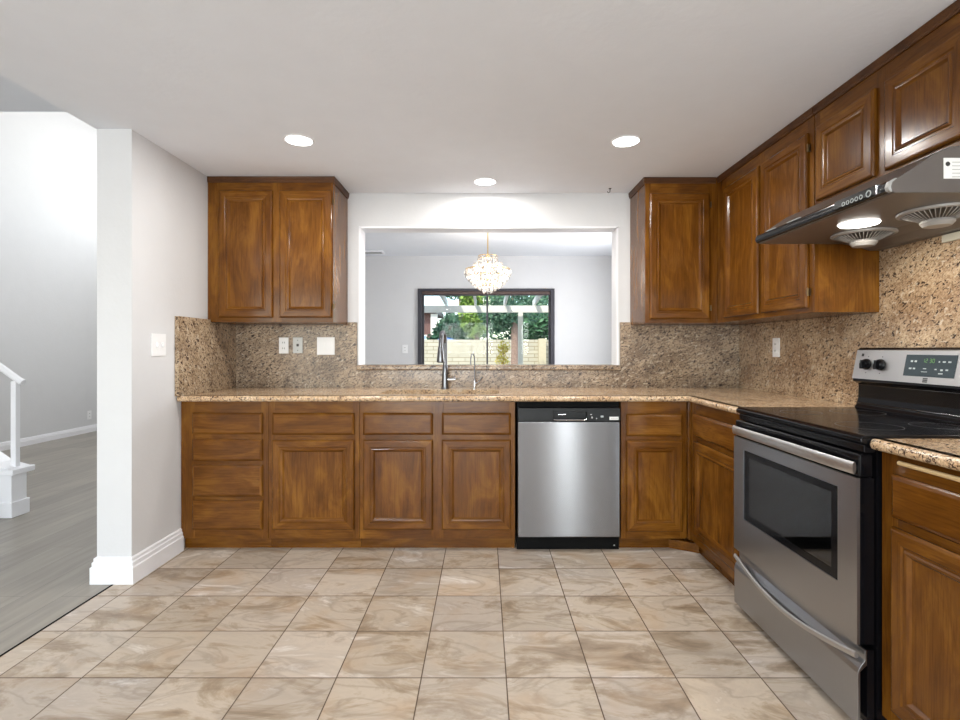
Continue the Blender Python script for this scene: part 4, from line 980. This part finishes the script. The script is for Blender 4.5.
b = bmesh.new(); prism(b, [(DY+.16,2.402),(10.22,2.251),(10.22,2.261),(DY+.16,2.412)], -1.55, 5, 'x'); obj('roof_panel', b, ROOFP, pc, 'pale translucent roof panel')
tag(obj('garden_wall', box(-16,16,17,17.2,-.02,1.47), BLOCK), 'tan block garden wall behind the patio', 'wall', kind='structure')
b = bmesh.new(); bx(b, 1.80,2.03,16.7,17.0-.002,-.02,1.50,.01); tag(obj('wall_pier', b, simple('tan_stucco',srgb(206,192,160),.9)), 'plain tan pier against the block wall at its right', 'pier')
tag(obj('timber_post', box(2.06,2.22,15.9,16.1,-.02,1.56,.01), simple('brown_timber',srgb(150,110,84),.8)), 'brown timber post right of the tan pier', 'post')

LEAFM = {}
def leafmat(name, c0, c1):
    m, nt, b, ns, L = mat(name)
    geo = ns.new('ShaderNodeNewGeometry'); r = ramp(ns, [(0,c0),(1,c1)]); L.new(geo.outputs['Random Per Island'], r.inputs[0]); L.new(r.outputs[0], b.inputs['Base Color'])
    b.inputs['Roughness'].default_value = .6; b.inputs['Subsurface Weight'].default_value = 0
    return m
BARK = simple('pinkish_bark', srgb(150,124,108), .9, noise=.25, nscale=30)
def leaves(bm, c, rad, n, s):
    for _ in range(n):
        d = Vector((random.gauss(0,1),random.gauss(0,1),random.gauss(0,1))).normalized()*(random.random()**.45)
        p = Vector((c[0]+d.x*rad[0], c[1]+d.y*rad[1], c[2]+d.z*rad[2]))
        a = Vector((random.gauss(0,1),random.gauss(0,1),random.gauss(0,1))).normalized(); e = a.orthogonal().normalized(); q = s*(.6+.8*random.random())
        vs = [bm.verts.new(p+a*q), bm.verts.new(p+e*q*.4), bm.verts.new(p-a*q*.8), bm.verts.new(p-e*q*.4)]
        bm.faces.new(vs)
def tree(x, y, h, blobs, m, trunk_r, label, group, n=700, s=.14, name='tree', cat='tree'):
    t = thing(name, (x,y,-.02), label, cat, group)
    b = bmesh.new(); tube(b, [(x,y,-.02),(x+.03,y,h*.5),(x,y+.02,h)], [trunk_r*1.25,trunk_r,trunk_r*.7], 10); obj('trunk', b, BARK, t)
    b = bmesh.new()
    for (bx_,by_,bz_,rx,ry_,rz) in blobs: leaves(b, (bx_,by_,bz_), (rx,ry_,rz), n, s)
    obj('foliage', b, m, t, sharp=False)
LG = leafmat('yellow_green_leaves', (.10,.22,.025,1), (.34,.46,.09,1)); MG = leafmat('mid_green_leaves', (.025,.085,.03,1), (.10,.24,.10,1)); DG = leafmat('dark_green_leaves', (.010,.045,.022,1), (.045,.13,.06,1)); BG = leafmat('blue_green_leaves', (.035,.11,.06,1), (.15,.27,.15,1)); YG = leafmat('yellow_leaves', (.55,.38,.05,1), (.75,.66,.14,1))
tree(.86,14.5,1.95,[(.9,14.5,2.45,1.1,.8,.65),(.45,14.6,2.1,.6,.5,.45)], BG, .125, 'blue-green tree with thick trunk in front of the block wall', None, 1400, .07)
tree(-1.4,21,2.2,[(-1.3,21,1.6,1.0,.8,.7),(-1.7,21,1.2,.8,.7,.6)], DG, .10, 'low dark green shrub tree behind the wall, left half of the glass', None, 1300, .13)
tree(-.3,19,3.0,[(-.35,19,2.45,.6,.5,.9),(-.15,19,3.1,.8,.5,.6)], LG, .09, 'yellow-green tree behind the wall beside the door mullion', None, 1300, .11)
tree(3.0,19.5,3.0,[(2.7,19.5,2.2,1.3,.9,.9),(3.2,19.4,3.1,1.3,1,.7),(1.9,19.6,1.9,.5,.6,.5)], MG, .10, 'mid green tree behind the wall, right of the patio post', None, 1700, .12)
tree(1.3,23,4.0,[(1.2,23,2.6,2.0,1,1.6),(-.4,24,4.2,2.0,1,.9)], MG, .14, 'tall green tree in the far background, centre', None, 1500, .16)
tree(-1.4,30,5.0,[(-1.6,30,5.2,2.6,.7,1.0),(-1.9,30,2.4,.8,.6,.9)], BG, .12, 'distant blue-green tree at the left beyond the wall', None, 1500, .17)
t = thing('yellow_shrub', (.58,15.6,-.02), 'small yellow-leaved shrub beside the thick tree trunk', 'shrub')
b = bmesh.new(); tube(b, [(.58,15.6,-.02),(.60,15.6,.7),(.58,15.6,1.2)], [.02,.015,.01], 6); obj('stem', b, BARK, t)
b = bmesh.new(); leaves(b, (.60,15.6,1.20), (.20,.18,.24), 160, .055); leaves(b, (.55,15.6,.80), (.22,.2,.25), 160, .055); obj('foliage', b, YG, t, sharp=False)
# neighbour's house
hs = thing('house', (-5.6,26,-.02), 'brown neighbouring house beyond the wall at far left', 'house')
BR = simple('brown_siding', srgb(112,82,76), .8, noise=.1)
obj('wall', box(-9,-2.62,25.2,29,-.02,2.9), BR, hs); obj('roof', box(-9.2,-2.3,24.8,29.2,2.9,3.15), DWOOD, hs)
w = obj('window_band', box(-3.55,-2.80,25.13,25.198,1.60,1.86), PW, hs, 'pale blue-white window band')
obj('pane', box(-3.50,-2.85,25.12,25.129,1.66,1.80), simple('pale_blue_pane',srgb(150,185,215),.2), w)
obj('corner_post', box(-2.60,-2.28,24.95,25.19,-.02,2.88), PW, hs, 'white corner post')
tag(obj('blue_tarp', (lambda b:(lathe(b,[(0,0),(.48,0),(.44,.2),(.28,.34),(0,.40)],(-1.40,18.9,1.2),18),b)[1])(bmesh.new()), simple('blue_tarp_cloth',srgb(70,110,170),.6)), 'blue covered mound just above the block wall', 'tarp')
